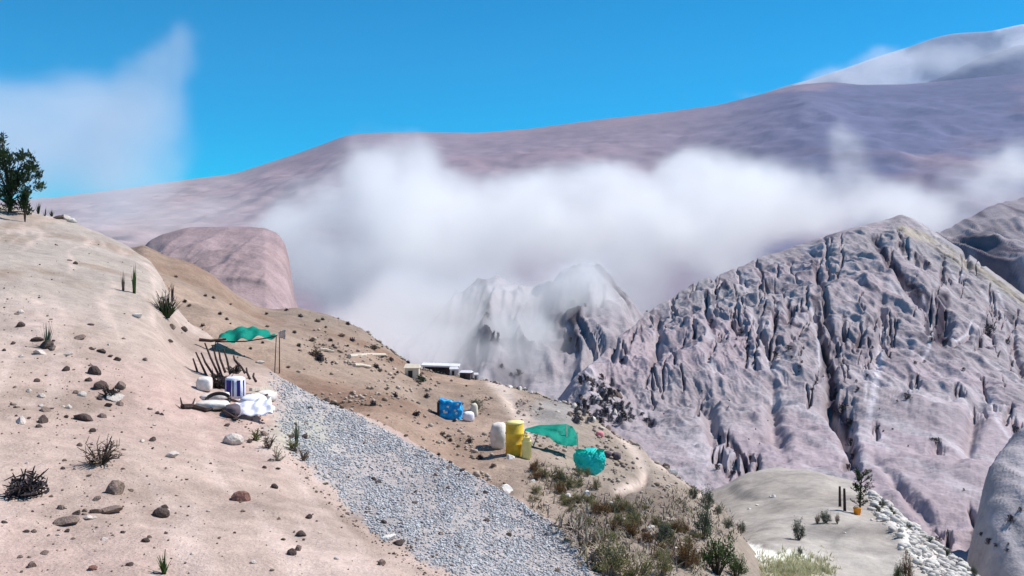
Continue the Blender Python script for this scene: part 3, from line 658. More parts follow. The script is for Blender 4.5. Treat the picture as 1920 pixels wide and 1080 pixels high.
# ------------------------------------------------ single stones on the pale slope
big = [  # px, py, width px, material, label
 (212,925,36,'rock_brown','rounded brown boulder alone below the dry white-tipped shrub'),
 (452,940,36,'rock_red','flat reddish brown stone alone right of the other rocks'),
 (205,963,38,'rock_brown','long flat brown stone with a pale top, right end of the lower stone cluster'),
 (300,968,28,'rock_dark','dark stone with a small stone perched on it, lower middle of the slope'),
 (311,962,20,'rock_pale','pale stone leaning against a dark stone on the lower slope'),
 (120,985,40,'rock_brown','largest brown stone of the lower left stone cluster'),
 (142,965,16,'rock_dark','small dark stone behind the largest stone of the lower left cluster'),
 (165,974,20,'rock_pale','round pale stone between the two ends of the lower left cluster'),
 (188,730,28,'rock_dark','left dark stone at the top of the middle stone pile'),
 (222,728,26,'rock_brown','right dark brown stone at the top of the middle stone pile'),
 (214,750,34,'rock_pale','pale flat slab at the front of the middle stone pile'),
 (200,762,16,'rock_dark','small dark stone under the pale slab of the middle pile'),
 (155,788,32,'rock_dark','wide dark stone with pale edge below the middle stone pile'),
 (191,783,18,'rock_brown','upright brown stone right of the wide dark stone'),
 (37,793,26,'rock_pale','tilted pale stone near the left edge below the plant'),
 (78,792,28,'rock_dark','dark elongated stone right of the tilted pale stone'),
 (84,771,18,'rock_brown','brown stone just above the dark elongated stone'),
 (320,857,26,'rock_pale','pale stone with a dark hollow under it, middle of the slope'),
 (285,827,18,'rock_dark','thin dark slab stone above the hollow pale stone'),
 (172,1068,20,'rock_red','upright dark red stone at the bottom edge of the slope'),
 (435,832,34,'rock_pale','large pale stone with a dark left side below the white sheeting'),
 (148,636,20,'rock_brown','oblong dark stone right of the bladed plant'),
 (189,661,18,'rock_dark','oblong dark stone in the row of stones right of the bladed plant'),
 (217,676,17,'rock_dark','dark stone at the lower end of the row right of the bladed plant'),
 (317,641,13,'rock_dark','lone dark stone near the crest path below the dark green shrub'),
 (38,587,15,'rock_pale','pale stone with dark crack high at the left edge'),
 (255,595,22,'rock_white','thin flat white stone high on the slope'),
 (135,1048,0,'rock_red',''),
 (748,1022,24,'rock_dark','dark stone at the lower edge of the grey gravel band'),
 (727,1012,28,'rock_white','white stone at the lower edge of the gravel beside a dark stone'),
 (545,1040,20,'rock_dark','dark splinter stone lying on the pink dirt left of the gravel'),
 (565,1005,18,'rock_dark','dark upright stone on the pink dirt left of the gravel'),
 (514,915,13,'rock_dark','small dark stone just left of the gravel band'),
 (950,924,26,'rock_white','white boulder at the upper edge of the gravel below the yellow drum'),
 (120,398,24,'rock_pale','pale boulder on the hill crest right of the tree'),
 (132,404,20,'rock_white','white boulder at the right end of the crest pile'),
 (108,396,18,'rock_dark','dark stone at the left end of the crest pile'),
 (487,682,18,'rock_white','pointed white stone standing below the green canopy'),
]
for a in big:
    if a[4]: stone(a[0], a[1], a[2], a[3], a[4])
sm_st = [(36,613,14),(24,645,9),(7,658,8),(38,670,8),(169,609,10),(127,666,13),(171,655,9),(205,669,9),(231,636,8),(203,647,6),(272,676,8),(322,615,12),(343,619,12),
 (122,695,12),(137,694,6),(169,686,8),(68,716,10),(26,727,8),(54,735,10),(78,745,13),(23,760,10),(30,765,10),(75,763,8),(71,801,12),(175,701,20),(166,715,12),
 (140,738,10),(152,743,14),(127,766,12),(171,810,12),(222,760,14),(280,768,9),(295,776,9),(302,778,8),(265,829,10),(285,842,7),(245,921,8),(24,927,18),(17,938,10),(95,932,10),
 (180,938,14),(112,955,14),(178,962,16),(308,952,12),(455,960,8),(7,981,10),(48,998,11),(62,998,9),(272,1016,12),(280,1009,8),(310,1001,8),(195,1013,10),(137,1011,7),
 (83,1039,12),(37,1046,9),(54,1046,8),(59,1063,14),(243,1061,12),(475,1056,12),(495,878,9),(505,865,9),(530,1013,8),(558,1032,14),(523,974,6),(578,972,12),(630,1049,9),
 (715,1059,14),(495,816,16),(545,821,12),(570,822,12),(550,846,12),(425,800,12),(468,830,9),(520,880,9),(30,590,8),(95,600,6),(60,640,6),(140,495,9),(130,489,7),(105,460,7),(100,640,6),
 (230,880,7),(350,900,6),(395,870,5),(410,1010,6),(360,1040,6),(120,865,7),(50,870,8),(165,893,9),(116,880,8),(60,960,7),(230,1000,8),(90,1005,6),(330,930,5),(390,960,6),(440,1000,5),(510,1070,8),(600,1000,6)]
for (px, py, s_) in sm_st:
    stone(px, py, s_*1.15, random.choice(['rock_brown','rock_dark','rock_dark','rock_brown','rock_pale']), 'small loose stone lying on the pale dirt slope', 'small stones scattered over the pale slope')
for k in range(60):   # more of the same in the same clusters
    cx, cy = random.choice([(190,745),(145,970),(60,770),(200,840),(450,815),(560,835),(700,960),(760,1030),(620,910)])
    stone(cx+random.gauss(0,32), cy+random.gauss(0,16), random.uniform(5,11), random.choice(['rock_brown','rock_dark','rock_pale']), 'small loose stone lying on the pale dirt slope', 'small stones scattered over the pale slope')
for k in range(46):   # dark stones in the gravel
    px = random.uniform(540, 1060); lo = np.interp(px, *np.array(GRAV_LO).T); hi = np.interp(px, *np.array(GRAV_HI).T)
    if lo > 1075: lo = 1075
    py = random.uniform(hi+6, lo)
    stone(px, py, random.uniform(7,13), random.choice(['rock_dark','rock_brown','rock_pale']), 'larger stone sitting in the grey gravel band', 'larger stones in the gravel', only=['near_slope'])
for (px, py, s_) in [(612,733,14),(622,738,18),(631,743,14),(604,728,9),(590,711,9),(640,750,9),(865,878,14),(857,886,9),(872,886,9),(845,862,8),(760,812,9),(1015,968,9),(892,905,9),(1045,985,9)]:
    stone(px, py+6, s_, 'rock_dark', 'dark stone along the upper rim of the gravel band', 'dark stones on the gravel rim', only=['near_slope'])

# ------------------------------------------------ plants on the pale slope
def px_m(px, py, only=GN): h = hit(px, py, only); return h[0].y/F
# tree at the crest, upper left
random.seed(4)
tb = pos(18, 398, ['near_slope']); k_ = tb.y/F
tree = tag(empty('tree', tb), 'dark green leafy tree on the hill crest at the left edge', 'tree')
tr = Buf(); cr = Buf()
CL = [(6,272,.5),(14,292,.9),(-12,300,1.1),(2,312,1.1),(28,300,.8),(46,300,.7),(40,318,1.1),(58,312,.8),(22,328,1.3),(-6,334,1.3),(-34,322,1.2),(-50,345,1.1),(10,350,1.3),(30,352,1.1),(50,336,1.0),(68,330,.6),(64,350,.6),(-22,358,1.2),(-4,368,1.0),(36,334,1.2),(20,366,.8),(16,312,.9),(-20,280,.8),(54,362,.5),(0,292,.8),(10,380,.9),(26,384,.8),(-10,384,1.0),(38,376,.9),(44,388,.8),(46,398,.6),(14,262,.3),(34,290,.4),(60,296,.4),(72,320,.3)]
tr.tube([(0,0,-.3),(0.02,0,.35),(-.03,0,.8),(0,.05,1.35)], .09, .05, 7)
for (a, b, s_) in CL:
    c = Vector(((a-18)*k_, random.uniform(-.45,.45), (398-b)*k_)); root = Vector((0,0,random.uniform(.2,.9)*min(1.2, c.z)))
    tr.tube([root, root.lerp(c, .5)+Vector((0,0,.05)), c], .03, .01, 5)
    for q in range(int(150*s_)):
        p = c + Vector((random.gauss(0,.10), random.gauss(0,.15), random.gauss(0,.14)))*s_**.5
        cr.leaf(p, rdir(-.1,1)+Vector((0,0,.5)), random.uniform(.12,.26), random.uniform(.035,.075))
tr.mk('trunk', M['bark'], tree); cr.mk('crown', M['leaf_dark'], tree)
s2 = shrub('shrub', .55, 1.9, M['leaf_dark'], M['bark'], 8, 1.6, .09, 22, 26, zlo=.75); at(s2, 47, 416, rz=0)
tag(s2, 'narrow dark green shrub standing right of the crest tree', 'shrub')
for (px, py, hpx, lb) in [(72,379,26,'small green sprig on the crest just right of the dark shrub'),(84,381,20,'short green sprig left of the crest boulders'),(97,390,16,'tiny dark plant touching the crest boulders'),(62,1,0,'')]:
    if lb:
        u_ = px_m(px, py); t_ = tuft('plant', 10*u_*1.6, hpx*u_, M['leaf_dark'], px, 16, .05, .2); at(t_, px, py); tag(t_, lb, 'plant')
t_ = tuft('plant', .35, 1.0, M['leaf_green'], 31, 14, .07, .15, .4); at(t_, 252, 550); tag(t_, 'thin upright green plant near the top of the slope crest', 'plant')
t_ = tuft('plant', .3, .7, M['dry'], 32, 12, .04, .15, .4); at(t_, 231, 545); tag(t_, 'faint thin dry stalks left of the upright green plant', 'plant')
sh = tag(empty('shrub', (0,0,0)), 'dark green spiky shrub with brown stalks on the crest edge', 'shrub')
a_ = tuft('foliage', 1.0, .95, M['leaf_dark'], 33, 60, .09, .4, .9); a_.parent = sh
b_ = twiggy('stems', 1.0, 1.15, M['dry'], 34, 12, .02, .5); b_.parent = sh; at(sh, 312, 596, rz=0)
t_ = tuft('plant', .30, .85, M['dry_dark'], 35, 10, .06, .1, .3); at(t_, 323, 565, ['near_slope','brown_slope']); tag(t_, 'brown dead stalk standing behind the spiky shrub', 'plant')
sh = tag(empty('shrub', (0,0,0)), 'green bladed plant rising from dark stones at left', 'plant')
a_ = tuft('blades', .36, .62, M['leaf_teal'], 36, 16, .05, .25, .6); a_.parent = sh; at(sh, 88, 652, rz=0)
for (px, py, s_, m_, lb) in [(66,640,22,'rock_dark','dark stone at the left foot of the bladed plant'),(84,652,26,'rock_dark','dark slab under the bladed plant'),(95,656,20,'rock_brown','brown stone at the right foot of the bladed plant'),(72,664,22,'rock_pale','pale stone in front of the bladed plant')]:
    stone(px, py, s_, m_, lb)
t_ = twiggy('dead_shrub', .62, .42, M['dry_dark'], 37, 30, .02); at(t_, 48, 930); tag(t_, 'black dead shrub low at the left edge of the slope', 'dead shrub')
f_ = Buf(); random.seed(5)
for q in range(140): f_.leaf(rdir(0,1)*random.uniform(.08,.27), rdir(-.3,1), .07, .04)
ff = f_.mk('foliage', M['scrub'], t_)
t_ = twiggy('dead_shrub', .62, .42, M['dry'], 38, 26, .012, .2); at(t_, 190, 872); tag(t_, 'pale brown dead shrub with forked twigs in the middle of the slope', 'dead shrub')
t2 = twiggy('stems', .5, .5, M['dry_dark'], 39, 14, .014, .1); t2.parent = t_
t_ = twiggy('dead_shrub', .5, .30, M['dry_dark'], 40, 26, .016, .0); at(t_, 205, 745); tag(t_, 'dark dead shrub growing among the middle stone pile', 'dead shrub')
sp = tag(empty('sprout', (0,0,0)), 'bright green seedling at the bottom edge of the slope', 'plant')
a_ = tuft('leaves', .16, .27, M['leaf_green'], 41, 20, .03, .5, .9); a_.parent = sp
b_ = Buf(); b_.tube([(0,0,-.02),(0,0,.12),(.01,0,.24)], .008, .004, 5); b_.mk('stem', M['leaf_green'], sp); at(sp, 308, 1076, rz=0)
# olive litter under the camp
for n_, (px, py, w_) in enumerate([(505,835,40),(548,838,44),(520,858,30),(568,858,30),(480,820,30),(556,815,26)]):
    t_ = twiggy('dry_shrub', w_*px_m(px,py), .30, M[['dry','leaf_olive','dry_pale'][n_%3]], 50+n_, 18, .012, .1); at(t_, px, py+6)
    tag(t_, 'low olive and straw coloured shrub at the head of the gravel band', 'dry shrub', 'low shrubs at the head of the gravel band')
t_ = tuft('plant', .22, .62, M['leaf_teal'], 57, 12, .04, .2, .5); at(t_, 556, 838); tag(t_, 'small dark upright plant at the head of the gravel below the camp', 'plant')

# ------------------------------------------------ camp at the crest of the pale slope
def P3(px, py, d): return Vector(((px-960)/F*d, d, (HOR-py)/F*d))
def cloth(name, quad, m, parent=None, n=(16, 10), sag=0.0, wave=0.02, th=0.008, seed=0):
    """sheet over four corner points, with sag and creases and a real thickness"""
    A, B, C, D = quad; v = []; nx, ny = n
    nrm = (B-A).cross(D-A).normalized()
    for j in range(ny+1):
        for i in range(nx+1):
            s, t = i/nx, j/ny; p = A.lerp(B, s).lerp(D.lerp(C, s), t)
            p = p + Vector((0,0,1))*sag*sin(pi*s)*sin(pi*min(1,t*1.0)) + nrm*wave*(mno.noise(Vector((s*5+seed, t*4, seed)))*2 + sin(s*19+seed)*.4)
            v.append(p)
    k = len(v); v += [p - nrm*th for p in v]; W_ = nx+1; f = []
    for j in range(ny):
        for i in range(nx):
            a = j*W_+i; f.append((a, a+1, a+W_+1, a+W_)); f.append((k+a, k+a+W_, k+a+W_+1, k+a+1))
    for i in range(nx): f.append((i, k+i, k+i+1, i+1)); a = ny*W_+i; f.append((a, a+1, k+a+1, k+a))
    for j in range(ny): a = j*W_; f.append((a, a+W_, k+a+W_, k+a)); a = j*W_+nx; f.append((a, k+a, k+a+W_, a+W_))
    return mk(name, v, f, m, parent, True)
def loc(o_, base):
    """make mesh coordinates relative to a thing's base"""
    o_.data.transform(Matrix.Translation(-Vector(base)))
    return o_
base = pos(430, 660, ['near_slope']); sh = tag(empty('shade_shelter', base), 'small green shade net canopy on thin poles at the slope crest', 'shelter')
dA = base.y
cp = cloth('canopy', [P3(404,640,dA-.6), P3(518,631,dA-.2), P3(496,618,dA+1.6), P3(424,622,dA+1.4)], M['green_net'], sh, (26,14), .20, .07); loc(cp, base)
rl = Buf(); rl.tube([P3(374,637,dA-.7), P3(396,639,dA-.7), P3(424,636,dA-.6)], .055, .035, 6); o1 = rl.mk('rail', M['wood_dark'], sh); loc(o1, base)
rl = Buf(); rl.tube([P3(404,641,dA-.62), P3(460,640,dA-.5), P3(500,634,dA-.3), P3(520,629,dA-.2)], .022, .018, 6); o1 = rl.mk('front_edge_shade', M['black'], sh); loc(o1, base)  # black tube standing in for the shaded underside along the canopy front
for (a, b, dd) in [(404,640,-.6),(518,631,-.2)]:
    top = P3(a, b, dA+dd); h_ = pos(a+3, b+60, None); g_ = Vector((top.x-.05, top.y, top.z-(.85 if a < 450 else 1.15))); rl = Buf(); rl.tube([top, g_], .014, .018, 6); o1 = rl.mk('pole', M['wood_dark'], sh); loc(o1, base)
# post with rag
pb = pos(524, 700, ['near_slope','brown_slope']); pp = tag(empty('post', pb), 'thin brown post right of the green canopy', 'post'); d_ = pb.y
rl = Buf(); rl.tube([(0,0,-.2),(0,0,(700-628)*d_/F)], .03, .022, 6); rl.mk('shaft', M['wood_dark'], pp)
tp = P3(524, 622, d_-.03); rg = cloth('rag', [tp+Vector((-.05,0,.02)), tp+Vector((.28,0,.1)), tp+Vector((.26,.03,-.34)), tp+Vector((-.04,.02,-.26))], M['white'], None, (8,8), 0, .07, .01, 3); tag(rg, 'white rag tied to the post right of the green canopy', 'rag')
# stick fence
fb = pos(405, 708, ['near_slope']); fe = tag(empty('stick_fence', fb), 'broken fence of dark leaning sticks left of the white bundles', 'fence'); d_ = fb.y-.1
for (a, b, c, e) in [(362,672,374,712),(367,660,391,712),(377,661,399,700),(384,643,409,700),(399,648,414,698),(410,655,420,690),(419,654,429,692),(438,667,447,682),(446,680,457,696),(462,690,467,706),(476,700,479,712)]:
    rl = Buf(); q = P3(c, e, d_); q2 = P3(a, b, d_+random.uniform(-.1,.3)); rl.tube([q - (q2-q)*.25, q.lerp(q2,.5)+Vector((random.uniform(-.04,.04),0,0)), q2], .035, .02, 6); o1 = rl.mk('stake', M['wood_dark'], fe); loc(o1, fb)
t_ = twiggy('brushwood', .75, .5, M['dry_dark'], 60, 46, .02, .0); at(t_, 412, 728); tag(t_, 'dark tangle of brushwood under the stick fence', 'brushwood')
t_ = twiggy('brushwood', .5, .32, M['dry_dark'], 61, 26, .02, .0); at(t_, 440, 700); tag(t_, 'small dark brushwood pile right of the stick fence', 'brushwood')
# sacks: soft pillow shapes
def sack(name, px, py, wpx, hpx, m, label, group=None, dep=.5, rz=0., pw=2.6, only=GN, seed=1, roll=0., cat='sack', tie=True):
    h = hit(px, py, only); d = h[0].y; W, H = wpx/F*d, hpx/F*d; b = Buf(); n, L = 20, 12; Dp = dep if dep else W
    for i in range(L+1):
        ph = -pi/2 + pi*i/L
        for k in range(n):
            th = tau*k/n; cx = math.copysign(abs(cos(th))**(2/pw), cos(th))*abs(cos(ph))**(1/pw*1.2); cy = math.copysign(abs(sin(th))**(2/pw), sin(th))*abs(cos(ph))**(1/pw*1.2)
            cz = math.copysign(abs(sin(ph))**(2/pw), sin(ph)); v = Vector((cx*W/2, cy*Dp/2, cz*H/2))
            v += v*0.10*mno.noise(Vector((cx*2+seed, cy*2, cz*2))) + Vector((0,0,-.04*H*cx*cx)); b.v.append(v)
    for i in range(L):
        for k in range(n): b.f.append((i*n+k, i*n+(k+1)%n, (i+1)*n+(k+1)%n, (i+1)*n+k))
    e = empty(name, h[0]+Vector((0,Dp*.3,H*.46)), rz); e.rotation_euler = (0, roll, rz); tag(e, label, cat, group); b.mk('body', m, e, True)
    if tie:
        t = Buf(); t.tube([(-W*.47,0,H*.05),(-W*.56,0,H*.12)], W*.04, W*.07, 6); t.mk('tied_neck', m, e)
    return e
sack('sack', 380, 733, 28, 26, M['white'], 'square upright cream sack at the left of the camp pile', None, .4, .1, 3.5, seed=1)
sack('sack', 398, 752, 56, 14, M['white'], 'upper long white sack lying flat at the left of the pile', None, .5, .05, seed=2, roll=-.08)
sack('sack', 394, 768, 62, 15, M['white'], 'lower long white sack lying flat above the fallen branch', None, .5, .0, seed=3)
sack('sack', 470, 768, 48, 26, M['white_sheet'], 'large bluish white sack below the striped bag', None, .7, .1, seed=4)
sack('sack', 497, 752, 34, 18, M['white'], 'white sack at the right end of the camp pile', None, .5, -.3, seed=5, roll=.15)
sack('sack', 432, 782, 30, 22, M['charcoal'], 'dark charcoal sack at the front of the camp pile', None, .5, .2, seed=6)
sack('sack', 500, 774, 26, 12, M['white'], 'small flat white sack at the lower right of the pile', None, .4, .2, seed=7)
wb = pos(462, 782, ['near_slope']); d_ = wb.y
ws = cloth('plastic_sheet', [P3(432,780,d_-.25), P3(512,776,d_-.2), P3(508,745,d_+.5), P3(440,756,d_+.45)], M['white_sheet'], None, (26,16), .04, .035, .01, 8)
tag(ws, 'crumpled white plastic sheet spread under the striped bag', 'plastic sheet')
# striped bag
sb = pos(446, 750, ['near_slope']); d_ = sb.y-.35; bg_ = tag(empty('striped_bag', sb+Vector((0,-.2,.3))), 'white woven bag with dark blue stripes standing in the pile', 'bag')
W_, H_ = 38/F*d_, 40/F*d_
b = Buf(); b.lathe([(W_*.44,-H_*.5),(W_*.5,-H_*.42),(W_*.5,0),(W_*.48,H_*.44),(W_*.38,H_*.5)], 24, sq=.8); b.mk('body', M['white_sheet'], bg_, True)
for (a0, a1, mm) in [(-2.35,-1.75,'navy'),(-1.62,-1.50,'navy'),(-1.18,-.85,'navy'),(-2.75,-2.6,'navy'),(-.45,-.3,'navy')]:
    b = Buf(); n = 6
    for z in (-H_*.36, H_*.38):
        for i in range(n+1):
            a = a0+(a1-a0)*i/n
            for r in (.497, .515): b.v.append(Vector((cos(a)*W_*r, sin(a)*W_*r*.8, z)))
    w2 = 2*(n+1)
    for i in range(n): b.f += [(2*i+1, 2*i+3, w2+2*i+3, w2+2*i+1), (2*i, w2+2*i, w2+2*i+2, 2*i+2), (2*i,2*i+2,2*i+3,2*i+1), (w2+2*i,w2+2*i+1,w2+2*i+3,w2+2*i+2)]
    b.f += [(0,1,w2+1,w2), (2*n,w2+2*n,w2+2*n+1,2*n+1)]
    b.mk('stripe', M[mm], bg_)
hl = Buf(); c_ = pos(418, 756, ['near_slope']) + Vector((0,-.35,.12)); hl.tube([c_ + Vector((cos(tau*i/24)*.24, sin(tau*i/24)*.12, sin(tau*i/24)*.12)) for i in range(25)], .038, .038, 8)
tag(hl.mk('hose_loop', M['black'], None, True), 'black rubber hose coiled in a loop left of the striped bag', 'hose')
br = Buf(); random.seed(9); q = [pos(a, b, ['near_slope'])+Vector((0,0,.05)) for a, b in [(342,767),(360,766),(385,773),(410,768),(428,776),(445,790)]]
br.tube(q, .05, .035, 6)
for i in range(7): s_ = random.choice(q); br.tube([s_, s_+Vector((random.uniform(-.3,.3), random.uniform(-.2,.2), random.uniform(.02,.2)))], .025, .01, 5)
tag(br.mk('fallen_branch', M['wood_dark']), 'long dark fallen branch lying below the sacks', 'branch')
for (a, b, c, e, lb) in [(470,742,508,734,'upper pale plank lying right of the striped bag'),(468,752,512,742,'lower pale plank lying right of the striped bag')]:
    q1, q2 = pos(a, b, ['near_slope'])+Vector((0,0,.14)), pos(c, e, ['near_slope'])+Vector((0,0,.1)); bb = Buf(); bb.tube([q1,q2], .05, .05, 4); tag(bb.mk('plank', M['wood_pale']), lb, 'plank')
q1, q2 = pos(488, 761, ['near_slope'])+Vector((0,-.3,.18)), pos(508, 752, ['near_slope'])+Vector((0,-.3,.2)); bb = Buf(); bb.tube([q1, q1.lerp(q2,.6), q2], .05, .02, 5); bb.tube([q1, q1+Vector((-.1,0,-.08))], .05, .02, 5)
tag(bb.mk('branch', M['wood_dark']), 'short black forked branch lying on the white sheet', 'branch')

# ------------------------------------------------ lower camp on the brown slope
BS = ['brown_slope']
# blue tarpaulin hut
bb_ = pos(845, 786, BS); d_ = bb_.y; k_ = d_/F; hut = tag(empty('tarpaulin_hut', bb_), 'small bright blue tarpaulin hut with a dark opening at left', 'hut')
W_, H_, D_ = 44*k_, 42*k_, 30*k_
bm = bmesh.new(); bmesh.ops.create_cube(bm, size=1); bmesh.ops.subdivide_edges(bm, edges=bm.edges, cuts=7, use_grid_fill=True)
for v in bm.verts:
    p = v.co.copy(); v.co = Vector((p.x*W_*(1-.12*(p.z+.5)), p.y*D_*(1-.25*(p.z+.5)), (p.z+.5)*H_ - .1 - .16*(p.x+.5)*H_*(p.z+.5)))
    n_ = mno.noise(p*4.5+Vector((3,1,2))); v.co += Vector((p.x, p.y, p.z))*n_*.32*k_*44*.5
me = bpy.data.meshes.new('cover'); bm.to_mesh(me); bm.free(); link_mesh('cover', me, M['blue'], hut)
bb = Buf(); bb.box((-W_*.50, -D_*.15, H_*.42), (W_*.10, D_*.85, H_*.78)); bb.mk('opening', M['black'], hut)  # solid black slab standing in for the shade on the hut's left side
for q in range(7):
    bb = Buf(); x_, z_ = random.uniform(-.3,.4)*W_, random.uniform(.2,.8)*H_; bb.box((x_, -D_*.50, z_), (.09, .03, .07)); bb.mk('patch', M['white'], hut)
sack('sack', 878, 790, 22, 18, M['white_sheet'], 'white sack lying at the right foot of the blue hut', None, .5, .2, only=BS, seed=11)
sack('sack', 889, 782, 14, 26, M['cream'], 'upright cream sack right of the blue hut', None, .4, .1, only=BS, seed=12)
t_ = shrub('shrub', 44*k_, .8, M['leaf_teal'], M['dry'], 65, 1, .09, 20, 14); at(t_, 893, 771, only=BS); tag(t_, 'grey green bush behind the blue hut at its right', 'shrub')
sack('bulk_bag', 935, 842, 33, 50, M['white'], 'round white bulk bag standing left of the yellow drum', None, .7, .0, 2.4, BS, 14, cat='bulk bag')
# yellow drum
yb = pos(965, 848, BS); d_ = yb.y-.4; k_ = d_/F; yd = tag(empty('drum', yb+Vector((0,-.3,0))), 'tall bright yellow drum beside the white bulk bag', 'drum')
R_, H_ = 17*k_, 60*k_
b = Buf(); b.lathe([(R_*.9,-.12),(R_,0),(R_*1.0,H_*.3),(R_*1.06,H_*.32),(R_*1.06,H_*.35),(R_,H_*.37),(R_,H_*.63),(R_*1.06,H_*.65),(R_*1.06,H_*.68),(R_,H_*.70),(R_,H_*.93),(R_*.93,H_*.97)], 32); b.mk('body', M['yellow'], yd, True)
b = Buf(); b.lathe([(R_*.98,H_*.965),(R_*1.02,H_*.985),(R_*1.0,H_*1.02),(R_*.3,H_*1.035)], 32); b.mk('lid', M['yellow_pale'], yd, True)
yb2 = pos(987, 858, BS); jr = tag(empty('jerrycan', yb2+Vector((0,-.25,0))), 'pale yellow jerrycan standing right of the yellow drum', 'jerrycan')
bm = bmesh.new(); bmesh.ops.create_cube(bm, size=1); bmesh.ops.bevel(bm, geom=list(bm.edges), offset=.16, segments=3, affect='EDGES')
for v in bm.verts: v.co = Vector((v.co.x*18*k_, v.co.y*.3, (v.co.z+.5)*44*k_-.05))
me = bpy.data.meshes.new('body'); bm.to_mesh(me); bm.free(); link_mesh('body', me, M['yellow_pale'], jr)
b = Buf(); b.lathe([(.05,44*k_-.06),(.055,44*k_-.05),(.05,44*k_+.03)], 12); b.mk('cap', M['yellow'], jr)
b = Buf(); b.tube([(-.1,0,44*k_-.06),(-.1,0,44*k_+.03),(.02,0,44*k_+.04)], .018, .018, 6); b.mk('handle', M['yellow_pale'], jr)
stone(957, 860, 20, 'rock_white', 'cream boulder in front of the yellow drum', only=BS)
# green tarp sheet on stakes
gb = pos(1035, 845, BS); d_ = gb.y; gt = tag(empty('tarpaulin', gb), 'green tarpaulin stretched between stakes beside the yellow drum', 'tarpaulin')
pts_t = [(984,804),(1010,797),(1035,796),(1062,795),(1074,800),(1081,812)]; pts_b = [(986,808),(1008,814),(1028,818),(1045,832),(1062,836),(1082,834)]
v = []; nx, ny = 30, 12
for j in range(ny+1):
    for i in range(nx+1):
        s_ = i/nx; t_ = j/ny; q = s_*5; a = min(4, int(q)); fr = q-a
        xt = pts_t[a][0]*(1-fr)+pts_t[a+1][0]*fr; yt = pts_t[a][1]*(1-fr)+pts_t[a+1][1]*fr; xb = pts_b[a][0]*(1-fr)+pts_b[a+1][0]*fr; yb_ = pts_b[a][1]*(1-fr)+pts_b[a+1][1]*fr
        v.append(P3(xt*(1-t_)+xb*t_, yt*(1-t_)+yb_*t_, d_+.7-1.3*t_+.10*sin(s_*23)*t_+.22*mno.noise(Vector((s_*5,t_*3,1)))+.14*abs(mno.noise(Vector((s_*13,t_*6,4))))) - gb)
k0 = len(v); v += [p+Vector((0,.012,-.012)) for p in v]; f = []; w2 = nx+1
for j in range(ny):
    for i in range(nx): a = j*w2+i; f.append((a,a+w2,a+w2+1,a+1)); f.append((k0+a,k0+a+1,k0+a+w2+1,k0+a+w2))
mk('sheet', v, f, M['green_net'], gt, True)
for (a, b, c, e) in [(985,806,972,852),(1082,812,1086,858),(1008,814,996,842),(1062,797,1062,835)]:
    bb = Buf(); bb.tube([P3(a,b,d_+.2)-gb, P3(c,e+6,d_)-gb], .022, .026, 5); bb.mk('stake', M['wood_pale'], gt)
# turquoise tank
tb_ = pos(1104, 884, BS); d_ = tb_.y-.3; k_ = d_/F; tk = tag(empty('tarpaulin_bundle', tb_+Vector((0,-.2,0))), 'round crumpled turquoise tarpaulin bundle below the green tarpaulin', 'tarpaulin')
bm = bmesh.new(); bmesh.ops.create_icosphere(bm, subdivisions=5, radius=1.0)
for v in bm.verts:
    p = v.co.copy(); n1 = mno.noise(p*1.7+Vector((4,0,2))); n2 = abs(mno.noise(p*4.2+Vector((1,7,0)))); n3 = abs(mno.noise(p*9+Vector((3,1,5))))
    r = 1 + .16*n1 - .15*n2 - .05*n3; z = p.z*r
    if z > .62: z = .62 + (z-.62)*.35
    v.co = Vector((p.x*r*30*k_, p.y*r*26*k_, (z+.78)*30*k_))
me = bpy.data.meshes.new('body'); bm.to_mesh(me); bm.free(); o1 = link_mesh('body', me, M['teal'], tk)
b = Buf(); random.seed(77)
for q in range(9): a = -2.6+q*.26; b.leaf((cos(a)*20*k_, sin(a)*17*k_, 42*k_), (cos(a)*.9, sin(a)*.5, .35), 14*k_, 8*k_)
b.mk('folded_edge', M['green_net'], tk)
for (px, py, w_, mm, lb) in [(1125,820,14,'pink','pink cloth bundle above the turquoise bundle'),(1140,858,14,'charcoal','dark bundle just right of the turquoise bundle'),(1156,862,16,'charcoal','second dark bundle farther right of the turquoise bundle'),(1110,792,14,'white','small white bundle on the dirt above the green tarpaulin')]:
    sack('bundle', px, py, w_, w_*.8, M[mm], lb, None, .4, .3, only=BS, seed=px, cat='bundle', tie=False)
stone(1264, 862, 26, 'rock_white', 'white boulder on the outer rim of the brown slope', only=BS, hs=1.2)
stone(1248, 858, 16, 'rock_dark', 'dark stone left of the white rim boulder', only=BS)
for (px, py, w_) in [(1142,792,18),(1150,800,14),(1160,812,10),(1128,806,14),(1135,828,10),(1097,764,14),(1085,757,12),(1046,773,10),(1072,752,10)]:
    stone(px, py, w_, random.choice(['rock_dark','rock_brown','rock_pale']), 'rock strewn along the dirt track above the bundle', 'rocks along the dirt track', only=BS)
